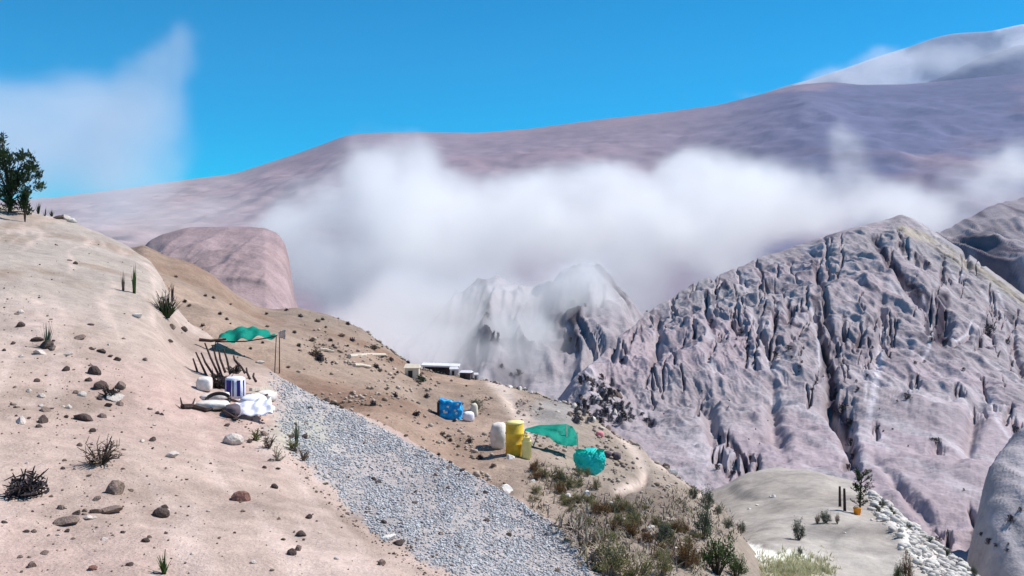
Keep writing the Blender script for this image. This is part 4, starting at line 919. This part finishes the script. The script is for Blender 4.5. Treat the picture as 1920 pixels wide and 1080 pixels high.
# long shed and huts on the ridge
sb_ = pos(826, 697, BS); d_ = sb_.y; k_ = d_/F; sd = tag(empty('open_shed', sb_), 'long low dark shed with a white roof on the ridge', 'shed')
L_ = 66*k_; b = Buf(); b.box((0,.5,13*k_), (L_*1.08, 1.7, .12), Matrix.Rotation(.03,3,'Y')); b.mk('roof', M['tin'], sd)
b = Buf(); b.box((0,.9,5*k_), (L_*.98,.1,15*k_)); b.mk('back_wall', M['shade_wall'], sd)
b = Buf(); b.box((-L_*.1,-.18,1.5*k_), (L_*.62,.07,7*k_)); b.mk('front_board', M['wood_dark'], sd)
for x_ in (-.48,-.16,.16,.48): b = Buf(); b.tube([(x_*L_,-.22,-.3),(x_*L_,-.22,12*k_)], .05, .05, 6); b.mk('post', M['wood_dark'], sd)
def hutlet(px, py, w_, h_, wm, rm, label, name='hut'):
    q = pos(px, py, BS); k = q.y/F; e = tag(empty(name, q, random.uniform(-.3,.3)), label, name); W, H = w_*k, h_*k
    b = Buf(); b.box((0,W*.4,H*.36), (W,W*.8,H*.9)); b.mk('walls', M[wm], e)
    b = Buf(); b.v += [Vector(p) for p in [(-W*.58,-W*.06,H*.8),(W*.58,-W*.06,H*.8),(W*.58,W*.86,H*.8),(-W*.58,W*.86,H*.8),(-W*.5,W*.4,H*1.08),(W*.5,W*.4,H*1.08)]]
    b.f += [(0,1,5,4),(2,3,4,5),(1,2,5),(3,0,4),(0,3,2,1)]; b.mk('roof', M[rm], e)
    b = Buf(); b.box((-W*.1,-.02,H*.3), (W*.3,.06,H*.55)); b.mk('doorway', M['black'], e); return e
hutlet(851, 704, 15, 15, 'white', 'tin', 'small white hut at the right end of the long shed')
hutlet(872, 710, 20, 14, 'shade_wall', 'tin', 'dark hut with pale roof right of the small white hut')
hutlet(772, 709, 26, 24, 'cream', 'cream', 'cream canvas tent left of the long shed', 'tent')
hutlet(893, 706, 8, 12, 'white', 'tin', 'tiny white hut farthest right in the ridge camp')
t_ = shrub('shrub', 16*k_, 20*k_, M['leaf_dark'], M['dry_dark'], 66, 1, .12, 14, 10); at(t_, 788, 720, only=BS); tag(t_, 'dark bush in front of the long shed near the tent', 'shrub')
for (px, py, w_) in [(957,716,9),(966,719,8),(975,716,9),(985,721,8),(996,722,8),(1004,727,6),(908,704,6),(1050,752,8),(770,688,10),(783,688,9),(740,690,7),(688,686,8),(795,712,7)]:
    stone(px, py+3, w_, 'rock_white', 'white stone on the ridge of the brown slope', 'white stones along the ridge', only=BS, hs=1.2)
for (a, b, c, e, r, lb) in [(655,672,722,668,.12,'long pale log lying across the upper brown slope'),(664,688,694,691,.10,'shorter pale log below the long log'),(600,657,626,662,.08,'thin pale log at the left of the upper slope')]:
    q1, q2 = pos(a,b,BS), pos(c,e,BS); bb = Buf(); bb.tube([q1+Vector((0,0,r)), q1.lerp(q2,.5)+Vector((0,0,r*1.4)), q2+Vector((0,0,r))], r, r*.8, 7); tag(bb.mk('log', M['wood_pale']), lb, 'log')
# scrub tufts on the brown slope
sc_src = []
for k in range(4):
    t_ = twiggy('scrub_bush', .6, .4, M[['dry_dark','dry','scrub','leaf_teal'][k]], 70+k, 26, .03, .0); f_ = Buf(); random.seed(k)
    for q in range(90): f_.leaf(rdir(0,1)*random.uniform(.08,.26), rdir(-.3,1), .09, .05)
    f_.mk('foliage', M[['scrub','dry','dry_dark','leaf_teal'][k]], t_); sc_src.append(t_)
used = set()
def bush(px, py, wpx, k, label, cat, group, only=BS, hh=1.0):
    h = hit(px, py, only)
    if not h: return
    s_ = wpx/F*h[0].y/.6; src = sc_src[k]
    if k in used: o = copy_tree(src, h[0], random.uniform(0,tau), (s_,s_,s_*hh))
    else: used.add(k); o = src; o.location = h[0]; o.scale = (s_,s_,s_*hh)
    tag(o, label, cat, group); return o
def g1(px, py):
    return ('small dry bush high on the brown slope near the flat topped hill' if px < 480 else 'small dry bush on the crest of the brown slope' if py < 640 else 'small dry bush between the pale logs and the ridge huts' if py < 700 else 'small dry bush between the gravel and the blue hut', 'bush', 'dry bushes dotted over the brown slope')
G1 = ('small dry bush dotted on the brown slope', 'bush', 'dry bushes dotted over the brown slope')
for n_, (px, py, w_) in enumerate([(563,595,11),(595,604,12),(652,609,10),(537,583,9),(700,655,16),(733,677,12),(605,600,8),(590,668,26),(600,676,22),(347,567,10),(355,574,9),(400,560,8),(412,590,9),(330,520,8),(425,600,8),(385,556,8),
    (640,632,14),(660,640,12),(705,690,14),(712,697,12),(745,700,8),(620,640,10),(585,640,14),(552,625,9),(500,590,8),(432,572,7),(380,612,9),(470,655,8),(540,690,9),(700,760,14),(780,780,16),(830,815,12),(880,830,14),(900,860,14),(925,875,12),(800,745,12),(740,745,14),(660,740,12),(560,650,10),(1000,880,14)]):
    bush(px, py, w_*1.15, n_ % 3, *g1(px, py))
for k in range(50):
    px, py = random.uniform(430,1000), random.uniform(600,860); bush(px, py, random.uniform(5,11), random.randrange(3), *g1(px, py))

# ------------------------------------------------ shrubs between the slopes and along the bottom
SH = []
for k, (lm, tm, ll) in enumerate([('leaf_olive','dry_pale',.055),('leaf_green','bark',.06),('leaf_teal','dry',.06),('leaf_brown','dry',.05),('leaf_olive','dry',.05)]):
    SH.append(shrub('shrub', 1.0, .8, M[lm], M[tm], 80+k, 1.3, ll, 34, 34))
su = set()
def big_shrub(px, py, wpx, hpx, k, label, group=None, only=None):
    h = hit(px, py, only or GN)
    if not h: return
    s_ = wpx/F*h[0].y; z_ = hpx/F*h[0].y/.8
    if group == 'shrubs in the belt below the bundle':
        label = ['olive','green','grey green','reddish brown','straw olive'][k] + ' shrub ' + ('below the drum and the green tarpaulin' if px < 1080 else 'low in the middle of the belt below the turquoise bundle' if py > 965 else 'high in the middle of the belt below the turquoise bundle' if px < 1180 else 'at the right end of the belt below the turquoise bundle') + ''
    if k in su: o = copy_tree(SH[k], h[0], random.uniform(0,tau), (s_,s_,z_))
    else: su.add(k); o = SH[k]; o.location = h[0]; o.scale = (s_,s_,z_)
    return tag(o, label, 'shrub', group)
big_shrub(1140, 1078, 96, 84, 0, 'large olive shrub at the bottom end of the gravel band', only=['near_slope','brown_slope'])
big_shrub(1195, 1095, 90, 66, 4, 'second olive shrub right of the large one at the bottom edge')
big_shrub(1345, 1078, 84, 100, 1, 'large dark green shrub left of the white ground patch')
big_shrub(1318, 1010, 50, 76, 2, 'grey green shrub behind the large dark green shrub')
big_shrub(1290, 1060, 74, 60, 3, 'reddish brown shrub left of the large dark green shrub')
big_shrub(1380, 1085, 50, 60, 1, 'smaller green shrub tucked right of the large dark green shrub')
big_shrub(1325, 955, 40, 48, 2, 'grey green shrub on the rim below the dirt track')
big_shrub(1240, 1075, 60, 50, 0, 'straw and olive shrub between the olive and reddish shrubs')
for (px, py, w_, h_, k) in [(1020,895,34,26,4),(1048,898,36,30,4),(1075,915,40,30,0),(1050,925,40,26,3),(1085,942,36,24,4),(1110,955,34,24,0),(1135,965,40,32,3),(1160,985,40,32,4),(1185,1005,44,34,3),(1150,1015,40,26,0),(1215,1020,44,34,3),(1180,960,36,24,4),(1245,1010,40,36,2),(1270,1000,40,34,3),(1230,985,30,24,4),(1345,965,26,22,2),(1365,990,26,22,2),(1390,1000,24,26,2),(1300,935,26,28,2),(1120,1010,36,20,0),(1100,985,30,20,0)]:
    big_shrub(px, py, w_, h_, k, 'dry shrub in the ragged belt below the turquoise bundle', 'shrubs in the belt below the bundle')
for k in range(46):
    t = random.random(); px = 1010+t*300+random.gauss(0,16); py = 888+t*150+random.gauss(0,22)
    big_shrub(px, py, random.uniform(18,40), random.uniform(14,30), random.choice([0,3,4,4,2]), 'dry shrub in the ragged belt below the turquoise bundle', 'shrubs in the belt below the bundle')
for k in range(40):
    t = random.random(); px = 1010+t*270+random.gauss(0,14); py = 890+t*140+random.gauss(0,16)
    stone(px, py, random.uniform(7,14), random.choice(['rock_pale','rock_white','rock_dark','rock_brown']), 'stone among the dry shrubs below the bundle', 'stones among the dry shrubs')
br = [Buf(), Buf(), Buf()]; random.seed(61); n_ = 0
while n_ < 2100:
    px = random.uniform(985,1400); py = random.uniform(870,1085)
    c_ = math.hypot((px-1190)/170, (py-975)/80); e_ = abs(py-(885+(px-1010)*.62))/26
    if random.random() > max(math.exp(-c_*c_*1.6), .8*math.exp(-e_*e_))*(.35+1.3*max(0, .5+fbm(np.array([px*.025]), np.array([py*.04]), 2, 63)[0]*2)): continue
    if py < 915 and px > 1110: continue
    if polydist(np.array([px]), np.array([py]), TRACK2)[0][0] < 24: continue
    h = hit(px, py, ['near_slope','brown_slope']); n_ += 1
    if not h or (h[3] == 'near_slope' and grav_mask(np.array([px]), np.array([py]))[0] > .3): continue
    for q in range(3): random.choice(br).blade(h[0]+Vector((random.uniform(-.15,.15), random.uniform(-.2,.2), -.03)), rdir(.25,1), random.uniform(.12,.34), .04, .6)
for k, mm in enumerate(('dry','brush_olive','brush_grey')): tag(br[k].mk('brush', M[mm]), ['brown','olive','grey'][k] + ' tangled brush covering the ground below the green tarpaulin', 'brush', kind='stuff')
TS = ['earth_terrace']
# conifer-like plant on the terrace
pb = pos(1612, 962, TS); k_ = pb.y/F; pn = tag(empty('young_tree', pb), 'young dark green tree with feathery branches on the terrace', 'tree')
tr = Buf(); cr = Buf(); random.seed(12); H_ = 76*k_; tr.tube([(0,0,-.1),(.03,0,H_*.5),(.1,0,H_)], .05, .015, 6)
for i in range(46):
    z = random.uniform(.06,1)**.8*H_; a = random.uniform(0,tau); r = (.30+.5*(1-z/H_))*random.uniform(.6,1.1)*.62*(1 if z > .3*H_ else .8)+.25*(z/H_>.5)*(cos(a)>0)
    tip = Vector((cos(a)*r+.05, sin(a)*r, z+r*.5)); tr.tube([(0.02,0,z*.9), tip], .012, .005, 4)
    for q in range(26): p = Vector((.02,0,z*.9)).lerp(tip, random.uniform(.35,1.05)); cr.leaf(p, (tip-p)+rdir(-.4,1)*.3+Vector((0,0,.05)), .14, .03)
tr.mk('trunk', M['bark'], pn); cr.mk('crown', M['leaf_dark'], pn)
ob = pos(1605, 963, TS); ot = tag(empty('bucket', ob+Vector((0,-.15,0))), 'small orange bucket at the foot of the young tree', 'bucket')
b = Buf(); b.lathe([(.12,-.03),(.13,0),(.17,.27),(.18,.29)], 20); b.mk('body', M['orange'], ot, True)
b = Buf(); b.tube([(-.17,0,.28),(-.1,0,.38),(.1,0,.38),(.17,0,.28)], .012, .012, 5); b.mk('handle', M['black'], ot)
for (px, py, h_, lb) in [(1575,950,38,'left of two dark stakes beside the young tree'),(1584,958,42,'right of two dark stakes beside the young tree')]:
    q = pos(px, py, TS); k = q.y/F; b = Buf(); b.tube([(0,0,-.1),(random.uniform(-.08,.02),0,h_*k)], .07, .05, 6); o = b.mk('stake', M['wood_dark']); o.location = q; tag(o, lb, 'stake')
for (px, py, w_, h_, k, lb) in [(1498,1012,34,44,2,'grey green shrub at the left of the terrace pad'),(1548,980,30,26,2,'small dark shrub casting a shadow in the middle of the terrace'),(1533,982,14,22,3,'thin dry shrub left of the small dark terrace shrub'),(1570,982,12,24,3,'thin dry shrub right of the small dark terrace shrub'),(1700,1092,34,72,3,'tall brown leafy shrub at the bottom edge of the terrace'),(1685,1095,26,48,1,'green shrub left of the tall brown one at the bottom edge'),(1646,962,12,12,2,'tiny shrub on the terrace rim'),(1500,1040,14,18,2,'small shrub just above the yellow green grass')]:
    big_shrub(px, py, w_, h_, k, lb, only=TS)
for k in range(34):
    t = random.random()**.8; px = 1640+t*190+random.gauss(0,4); py = np.interp(px, [1640,1680,1720,1760,1800,1860],[932,968,1000,1030,1058,1092])+random.uniform(0,8)
    if k % 2: big_shrub(px, py, random.uniform(9,18), random.uniform(9,20), 2, 'dark rim shrub growing along the white rubble edge', 'shrubs along the white rubble edge', only=TS)
    else: stone(px-4, py+6, random.uniform(6,12), 'rock_white', 'white boulder on the outer rim of the terrace', 'white boulders on the terrace rim', only=TS)
gr = Buf(); random.seed(15)
for k in range(900):
    px, py = random.gauss(1490,36), random.gauss(1068,13); h = hit(px, py, TS)
    if h and 1410 < px < 1575:
        for q in range(3): gr.blade(h[0]+Vector((random.uniform(-.08,.08), random.uniform(-.1,.1), -.02)), rdir(.6,1), random.uniform(.12,.3), .035, .4)
tag(gr.mk('pale_grass', M['leaf_yellow']), 'pale yellow green grass at the bottom of the terrace', 'grass', kind='stuff')
for (px, py, w_) in [(1451,932,9),(1445,932,6),(1640,895,0),(1688,1008,7),(1648,951,8),(1420,948,7),(1405,955,6),(1585,1000,6)]:
    if w_: stone(px, py, w_, 'rock_white', 'small white stone lying on the terrace', 'small white stones on the terrace', only=TS)
stone(1645, 955, 13, 'rock_dark', 'dark stone beside the rubble at the terrace rim', only=TS)

# ------------------------------------------------ dark scrub on the mountains
def mscrub(seed, m, n=40, up=.5):
    random.seed(seed); b = Buf()
    for k in range(n*5):
        c = Vector((random.gauss(0,.2), random.gauss(0,.2), random.uniform(0,.75))); c.x *= 1.1-c.z; d = rdir(up*.3, 1)
        b.leaf(c, d+Vector((0,0,up)), random.uniform(.12,.34), random.uniform(.04,.11))
    me = bpy.data.meshes.new('scrub_bush'); me.from_pydata([tuple(v) for v in b.v], [], b.f); me.materials.append(m); return me
MS = [mscrub(1, M['scrub']), mscrub(2, M['scrub'], 50, .9), mscrub(3, M['scrub_grey'], 44, .6), mscrub(4, M['scrub'], 30, .3)]
RM = ['right_mountain', 'gullied_hill', 'dark_hill', 'grey_mound']
def mb(px, py, w_, h_, k, label, group, only=RM):
    h = hit(px, py, only)
    if not h or h[3] not in only: return
    s_ = w_/F*h[0].y; z_ = h_/F*h[0].y
    o = bpy.data.objects.new('scrub_bush', MS[k]); COL.objects.link(o); o.location = h[0]+Vector((0,0,-.1*z_)); o.rotation_euler = (random.uniform(-.3,.3), random.uniform(-.5,.5), random.uniform(-1.5,1.5)); o.scale = (s_, s_*.8, z_*.85)
    return tag(o, label, 'scrub', group)
LB = ('dark scrub clinging to the gullies of the right mountain', 'scrub on the right mountain')
for n_, (px, py, w_, h_) in enumerate(LST):
    if h_ <= 1.35*w_ or py > 800:
        q = ('dark scrub bush on the lower right mountain near the grey mound' if px > 1700 and py > 760 else 'dark scrub bush at the foot of the right mountain behind the terrace' if py > 800 else
             'dark scrub bush beside the long central gully of the right mountain' if 1480 < px < 1660 else 'dark scrub bush on the left flank of the right mountain' if px <= 1480 else 'dark scrub bush on the upper right flank of the right mountain')
        mb(px, py, w_*1.1, min(h_, w_*1.0), 0 if n_ % 2 else 3, q, 'scrub on the right mountain')
random.seed(21)
for k in range(26):
    px = random.uniform(1200,1900); py = random.uniform(500,840)
    mb(px, py, random.uniform(3,6), random.uniform(3,7), random.choice([0,2,3]), 'tiny dark scrub bush dotted on the bare right mountain', 'scrub on the right mountain')
LC = ('dark jagged scrub in the big thicket at the left foot of the mountain', 'thicket at the left foot of the mountain')
for k in range(85):
    py = 690 + 105*math.sqrt(random.random()); hw = 14 + (py-690)*.50; px = 1120 + random.uniform(-1,1)*hw + (py-740)*.12
    mb(px, py, random.uniform(8,17), random.uniform(10,26), random.choice([0,1,2,2,2]), ('dark' if k % 3 else 'grey') + ' jagged scrub ' + ('at the top' if py < 725 else 'at the bottom' if py > 770 else 'on the left side' if px < 1118 else 'on the right side') + ' of the thicket at the mountain foot', LC[1], only=['right_mountain','brown_slope','gullied_hill'])
for k in range(26):
    py = 690 + 105*math.sqrt(random.random()); px = 1120 + random.uniform(-1,1)*(14+(py-690)*.5)
    stone(px, py, random.uniform(6,14), random.choice(['rock_dark','rock_pale','rock_brown']), 'angular rock ' + ('high' if py < 745 else 'low') + ' in the ' + ('left' if px < 1120 else 'right') + ' half of the dark thicket', 'rocks in the thicket', only=['right_mountain','brown_slope'], hs=1.5)
LD = ('faint grey scrub on the dusty gullied hill', 'scrub on the dusty gullied hill')
for (px, py, w_, h_) in [(1072,575,14,20),(1085,580,12,10),(1098,575,8,10),(920,640,8,30),(932,640,8,26),(862,650,14,30),(1080,650,6,30),(1070,640,10,12),(915,600,14,22),(940,690,12,12),(958,705,10,10),(975,702,14,16)]:
    mb(px, py, w_, h_, 1, *LD)

for k in range(4):
    if k not in used:
        for c_ in list(sc_src[k].children): bpy.data.objects.remove(c_)
        bpy.data.objects.remove(sc_src[k])
for k in range(5):
    if k not in su:
        for c_ in list(SH[k].children): bpy.data.objects.remove(c_)
        bpy.data.objects.remove(SH[k])
# ------------------------------------------------------------------ dust clouds (real volumes, stored as voxel grids)
def smat(name, col, aniso=0.25, dens=1.0):
    m = bpy.data.materials.new(name); m.use_nodes = True; t = m.node_tree; t.nodes.clear()
    o = t.nodes.new('ShaderNodeOutputMaterial'); v = t.nodes.new('ShaderNodeVolumePrincipled')
    v.inputs['Color'].default_value = (*col, 1); v.inputs['Density'].default_value = dens; v.inputs['Anisotropy'].default_value = aniso
    t.links.new(v.outputs[0], o.inputs['Volume']); return m
def dust(name, blobs, y0, y1, res, material, nscale, nstr, kdens, label, cat, pad=1.15, erode=3.6):
    """blobs: (px, py, depth, rx px, ry px, ry depth m, strength)"""
    B = []
    for (px, py, d, rx, ry, rd, st) in blobs:
        B.append(((px-960)/F*d, d, (HOR-py)/F*d, rx/F*d, rd, ry/F*d, st))
    lo = [min(b[i]-b[3+i]*pad for b in B) for i in range(3)]; hi = [max(b[i]+b[3+i]*pad for b in B) for i in range(3)]
    g = bpy.data.node_groups.new(name, 'GeometryNodeTree')
    g.interface.new_socket('Geometry', in_out='INPUT', socket_type='NodeSocketGeometry')
    g.interface.new_socket('Geometry', in_out='OUTPUT', socket_type='NodeSocketGeometry')
    go = g.nodes.new('NodeGroupOutput'); N = g.nodes.new; Lk = g.links.new
    ps = N('GeometryNodeInputPosition')
    nz = N('ShaderNodeTexNoise'); nz.inputs['Scale'].default_value = nscale; nz.inputs['Detail'].default_value = 6; nz.inputs['Roughness'].default_value = 0.58
    Lk(ps.outputs[0], nz.inputs['Vector'])
    # warp the blobs
    wsub = N('ShaderNodeVectorMath'); wsub.operation = 'SUBTRACT'; wsub.inputs[1].default_value = (.5,.5,.5); Lk(nz.outputs['Color'], wsub.inputs[0])
    wsc = N('ShaderNodeVectorMath'); wsc.operation = 'SCALE'; wsc.inputs['Scale'].default_value = 0.9/nscale; Lk(wsub.outputs[0], wsc.inputs[0])
    wad = N('ShaderNodeVectorMath'); wad.operation = 'ADD'; Lk(ps.outputs[0], wad.inputs[0]); Lk(wsc.outputs[0], wad.inputs[1])
    tot = None
    for b in B:
        s = N('ShaderNodeVectorMath'); s.operation = 'SUBTRACT'; s.inputs[1].default_value = b[:3]; Lk(wad.outputs[0], s.inputs[0])
        d = N('ShaderNodeVectorMath'); d.operation = 'DIVIDE'; d.inputs[1].default_value = b[3:6]; Lk(s.outputs[0], d.inputs[0])
        l = N('ShaderNodeVectorMath'); l.operation = 'LENGTH'; Lk(d.outputs[0], l.inputs[0])
        q = N('ShaderNodeMapRange'); q.interpolation_type = 'SMOOTHSTEP'
        q.inputs['From Min'].default_value = 1.0; q.inputs['From Max'].default_value = 0.1; q.inputs['To Min'].default_value = 0; q.inputs['To Max'].default_value = b[6]
        Lk(l.outputs['Value'], q.inputs['Value'])
        if tot is None: tot = q.outputs[0]
        else:
            a = N('ShaderNodeMath'); a.operation = 'ADD'; Lk(tot, a.inputs[0]); Lk(q.outputs[0], a.inputs[1]); tot = a.outputs[0]
    nm = N('ShaderNodeMapRange'); nm.inputs['From Min'].default_value = 0.36; nm.inputs['From Max'].default_value = 0.60
    nm.inputs['To Min'].default_value = 1-nstr; nm.inputs['To Max'].default_value = 1+nstr*0.6
    Lk(nz.outputs[0], nm.inputs['Value'])
    # ragged edge: noise eats into the soft blobs, most where they are thin
    ms = N('ShaderNodeMath'); ms.operation = 'MINIMUM'; ms.inputs[1].default_value = 1.15; Lk(tot, ms.inputs[0])
    er = N('ShaderNodeMath'); er.operation = 'MULTIPLY_ADD'; er.inputs[1].default_value = erode; er.inputs[2].default_value = -0.5*erode; Lk(nz.outputs[0], er.inputs[0])
    sc2 = N('ShaderNodeMath'); sc2.operation = 'MULTIPLY'; sc2.use_clamp = True; sc2.inputs[1].default_value = 1.5; Lk(ms.outputs[0], sc2.inputs[0])
    ea = N('ShaderNodeMath'); ea.operation = 'MULTIPLY_ADD'; Lk(er.outputs[0], ea.inputs[0]); Lk(sc2.outputs[0], ea.inputs[1]); Lk(ms.outputs[0], ea.inputs[2])
    eq = N('ShaderNodeMapRange'); eq.interpolation_type = 'SMOOTHSTEP'; eq.inputs['From Min'].default_value = 0.12; eq.inputs['From Max'].default_value = 1.0
    Lk(ea.outputs[0], eq.inputs['Value'])
    mu = N('ShaderNodeMath'); mu.operation = 'MULTIPLY'; Lk(eq.outputs[0], mu.inputs[0]); Lk(nm.outputs[0], mu.inputs[1])
    mi = N('ShaderNodeMath'); mi.operation = 'MINIMUM'; mi.inputs[1].default_value = 1.6; Lk(mu.outputs[0], mi.inputs[0])
    mk2 = N('ShaderNodeMath'); mk2.operation = 'MULTIPLY'; mk2.inputs[1].default_value = kdens; Lk(mi.outputs[0], mk2.inputs[0])
    vc = N('GeometryNodeVolumeCube'); Lk(mk2.outputs[0], vc.inputs['Density'])
    vc.inputs['Min'].default_value = lo; vc.inputs['Max'].default_value = hi
    for k, ax in enumerate(('Resolution X', 'Resolution Y', 'Resolution Z')):
        vc.inputs[ax].default_value = max(8, int((hi[k]-lo[k])/res))
    sm_ = N('GeometryNodeSetMaterial'); sm_.inputs['Material'].default_value = material
    Lk(vc.outputs[0], sm_.inputs[0]); Lk(sm_.outputs[0], go.inputs[0])
    v = [(x, y, z) for x in (lo[0], hi[0]) for y in (lo[1], hi[1]) for z in (lo[2], hi[2])]
    o = mk(name, v, [(0,1,3,2),(4,6,7,5),(0,4,5,1),(2,3,7,6),(0,2,6,4),(1,5,7,3)], material)
    md = o.modifiers.new('dust', 'NODES'); md.node_group = g
    return tag(o, label, cat, kind='stuff')
m_dust = smat('white_dust', (0.999,0.998,0.997), 0.3)
dust('dust_cloud', [
    (740,370,560,170,140,110,.9),(690,300,560,110,80,80,.55),(600,420,560,130,120,90,.8),(655,520,560,150,130,90,.9),(820,460,560,180,150,110,1.0),(780,290,570,90,70,70,.45),(580,520,540,70,110,60,.5),
    (960,420,570,180,120,110,.9),(1050,350,570,150,90,90,.6),(930,520,560,160,100,90,.8),(1110,440,570,170,120,110,1.0),(1150,350,570,120,70,80,.45),
    (1250,400,575,190,120,110,1.2),(1330,340,575,130,90,80,.7),(1400,395,575,160,110,100,1.0),(1300,490,560,220,90,90,.9),(1280,310,575,80,60,60,.35),
    (1550,385,575,180,100,90,.8),(1590,300,575,60,100,50,.5),(1690,385,575,170,70,80,.6),(1470,330,575,110,80,70,.45),(1800,390,575,160,75,80,.6),(1900,320,575,140,85,80,.65),(1750,440,560,160,60,70,.5),
    (1190,545,540,120,100,70,.9),(780,590,540,170,90,80,.9),(560,470,560,80,110,80,.7),(500,430,570,60,60,60,.3),(650,250,580,120,60,60,.35),(1000,600,540,240,90,80,.7)],
    460, 700, 3.2, m_dust, 0.022, 0.8, 0.026, 'thick white dust cloud rolling along the valley before the far mountain', 'dust cloud')
dust('valley_dust', [(680,630,290,150,80,50,1.0),(800,655,285,150,75,48,1.0),(940,690,262,140,60,40,.8),(1010,650,280,110,80,40,.5),(1050,735,225,80,40,22,.7),(760,570,330,130,90,45,.9),
    (870,580,335,110,100,35,.8),(985,580,335,110,80,30,.9),(1065,590,335,80,90,28,.5),(1130,510,350,80,80,24,.6),(1060,540,345,90,90,24,.6),(930,620,300,170,80,34,.9),(1110,545,320,110,85,26,.8),(1020,560,320,110,80,26,.7),(840,660,250,160,60,30,.7),(1180,600,330,60,60,22,.4),(900,520,345,110,70,24,.7),(1050,500,350,110,70,24,.5)],
    200, 360, 2.2, m_dust, 0.035, 0.35, 0.05, 'thin pale dust hanging low over the gullied hill foot', 'dust cloud')
m_plume = smat('thin_dust', (0.93,0.95,0.98), 0.2)
dust('dust_plume', [(40,260,1500,260,160,160,1.0),(200,220,1500,170,140,140,.9),(290,170,1500,95,150,110,.7),(-200,260,1500,220,160,160,1.0),(250,330,1500,170,90,120,.6),(120,170,1500,170,80,120,.5),(330,110,1500,70,100,80,.7),(340,50,1500,40,50,60,.5),(200,400,1500,260,60,120,.5),(420,400,1500,160,50,120,.4),(340,260,1500,70,150,80,.6)],
    1200, 1800, 14, m_plume, 0.004, 0.3, 0.0075, 'thin high haze plume in the blue sky at left', 'dust cloud', erode=1.3)

dust('crest_mist', [(1440,178,2950,80,14,120,.5),(1520,160,2950,90,20,140,.8),(1600,150,2950,100,24,140,1.0),(1680,132,2950,100,26,140,1.0),(1770,110,2950,110,26,140,.9),(1870,88,2950,120,26,140,.9),(1980,66,2950,140,28,140,.9)],
    2800, 3100, 16, m_plume, 0.004, 0.3, 0.006, 'pale mist blowing along the high far crest at right', 'dust cloud', erode=1.2)

# ------------------------------------------------------------------ air
hz = bpy.data.materials.new('air'); hz.use_nodes = True; t = hz.node_tree; t.nodes.clear()
o_ = t.nodes.new('ShaderNodeOutputMaterial'); v_ = t.nodes.new('ShaderNodeVolumePrincipled')
v_.inputs['Color'].default_value = (0.36,0.66,1.0,1); v_.inputs['Density'].default_value = 0.00003; v_.inputs['Anisotropy'].default_value = 0.0
t.links.new(v_.outputs[0], o_.inputs['Volume'])
x0, x1, y0, y1, z0, z1 = -12000, 12000, -320, 6000, -80, 1200
hb = mk('haze', [(x, y, z) for x in (x0, x1) for y in (y0, y1) for z in (z0, z1)], [(0,1,3,2),(4,6,7,5),(0,4,5,1),(2,3,7,6),(0,2,6,4),(1,5,7,3)], hz)
hb['kind'] = 'stuff'
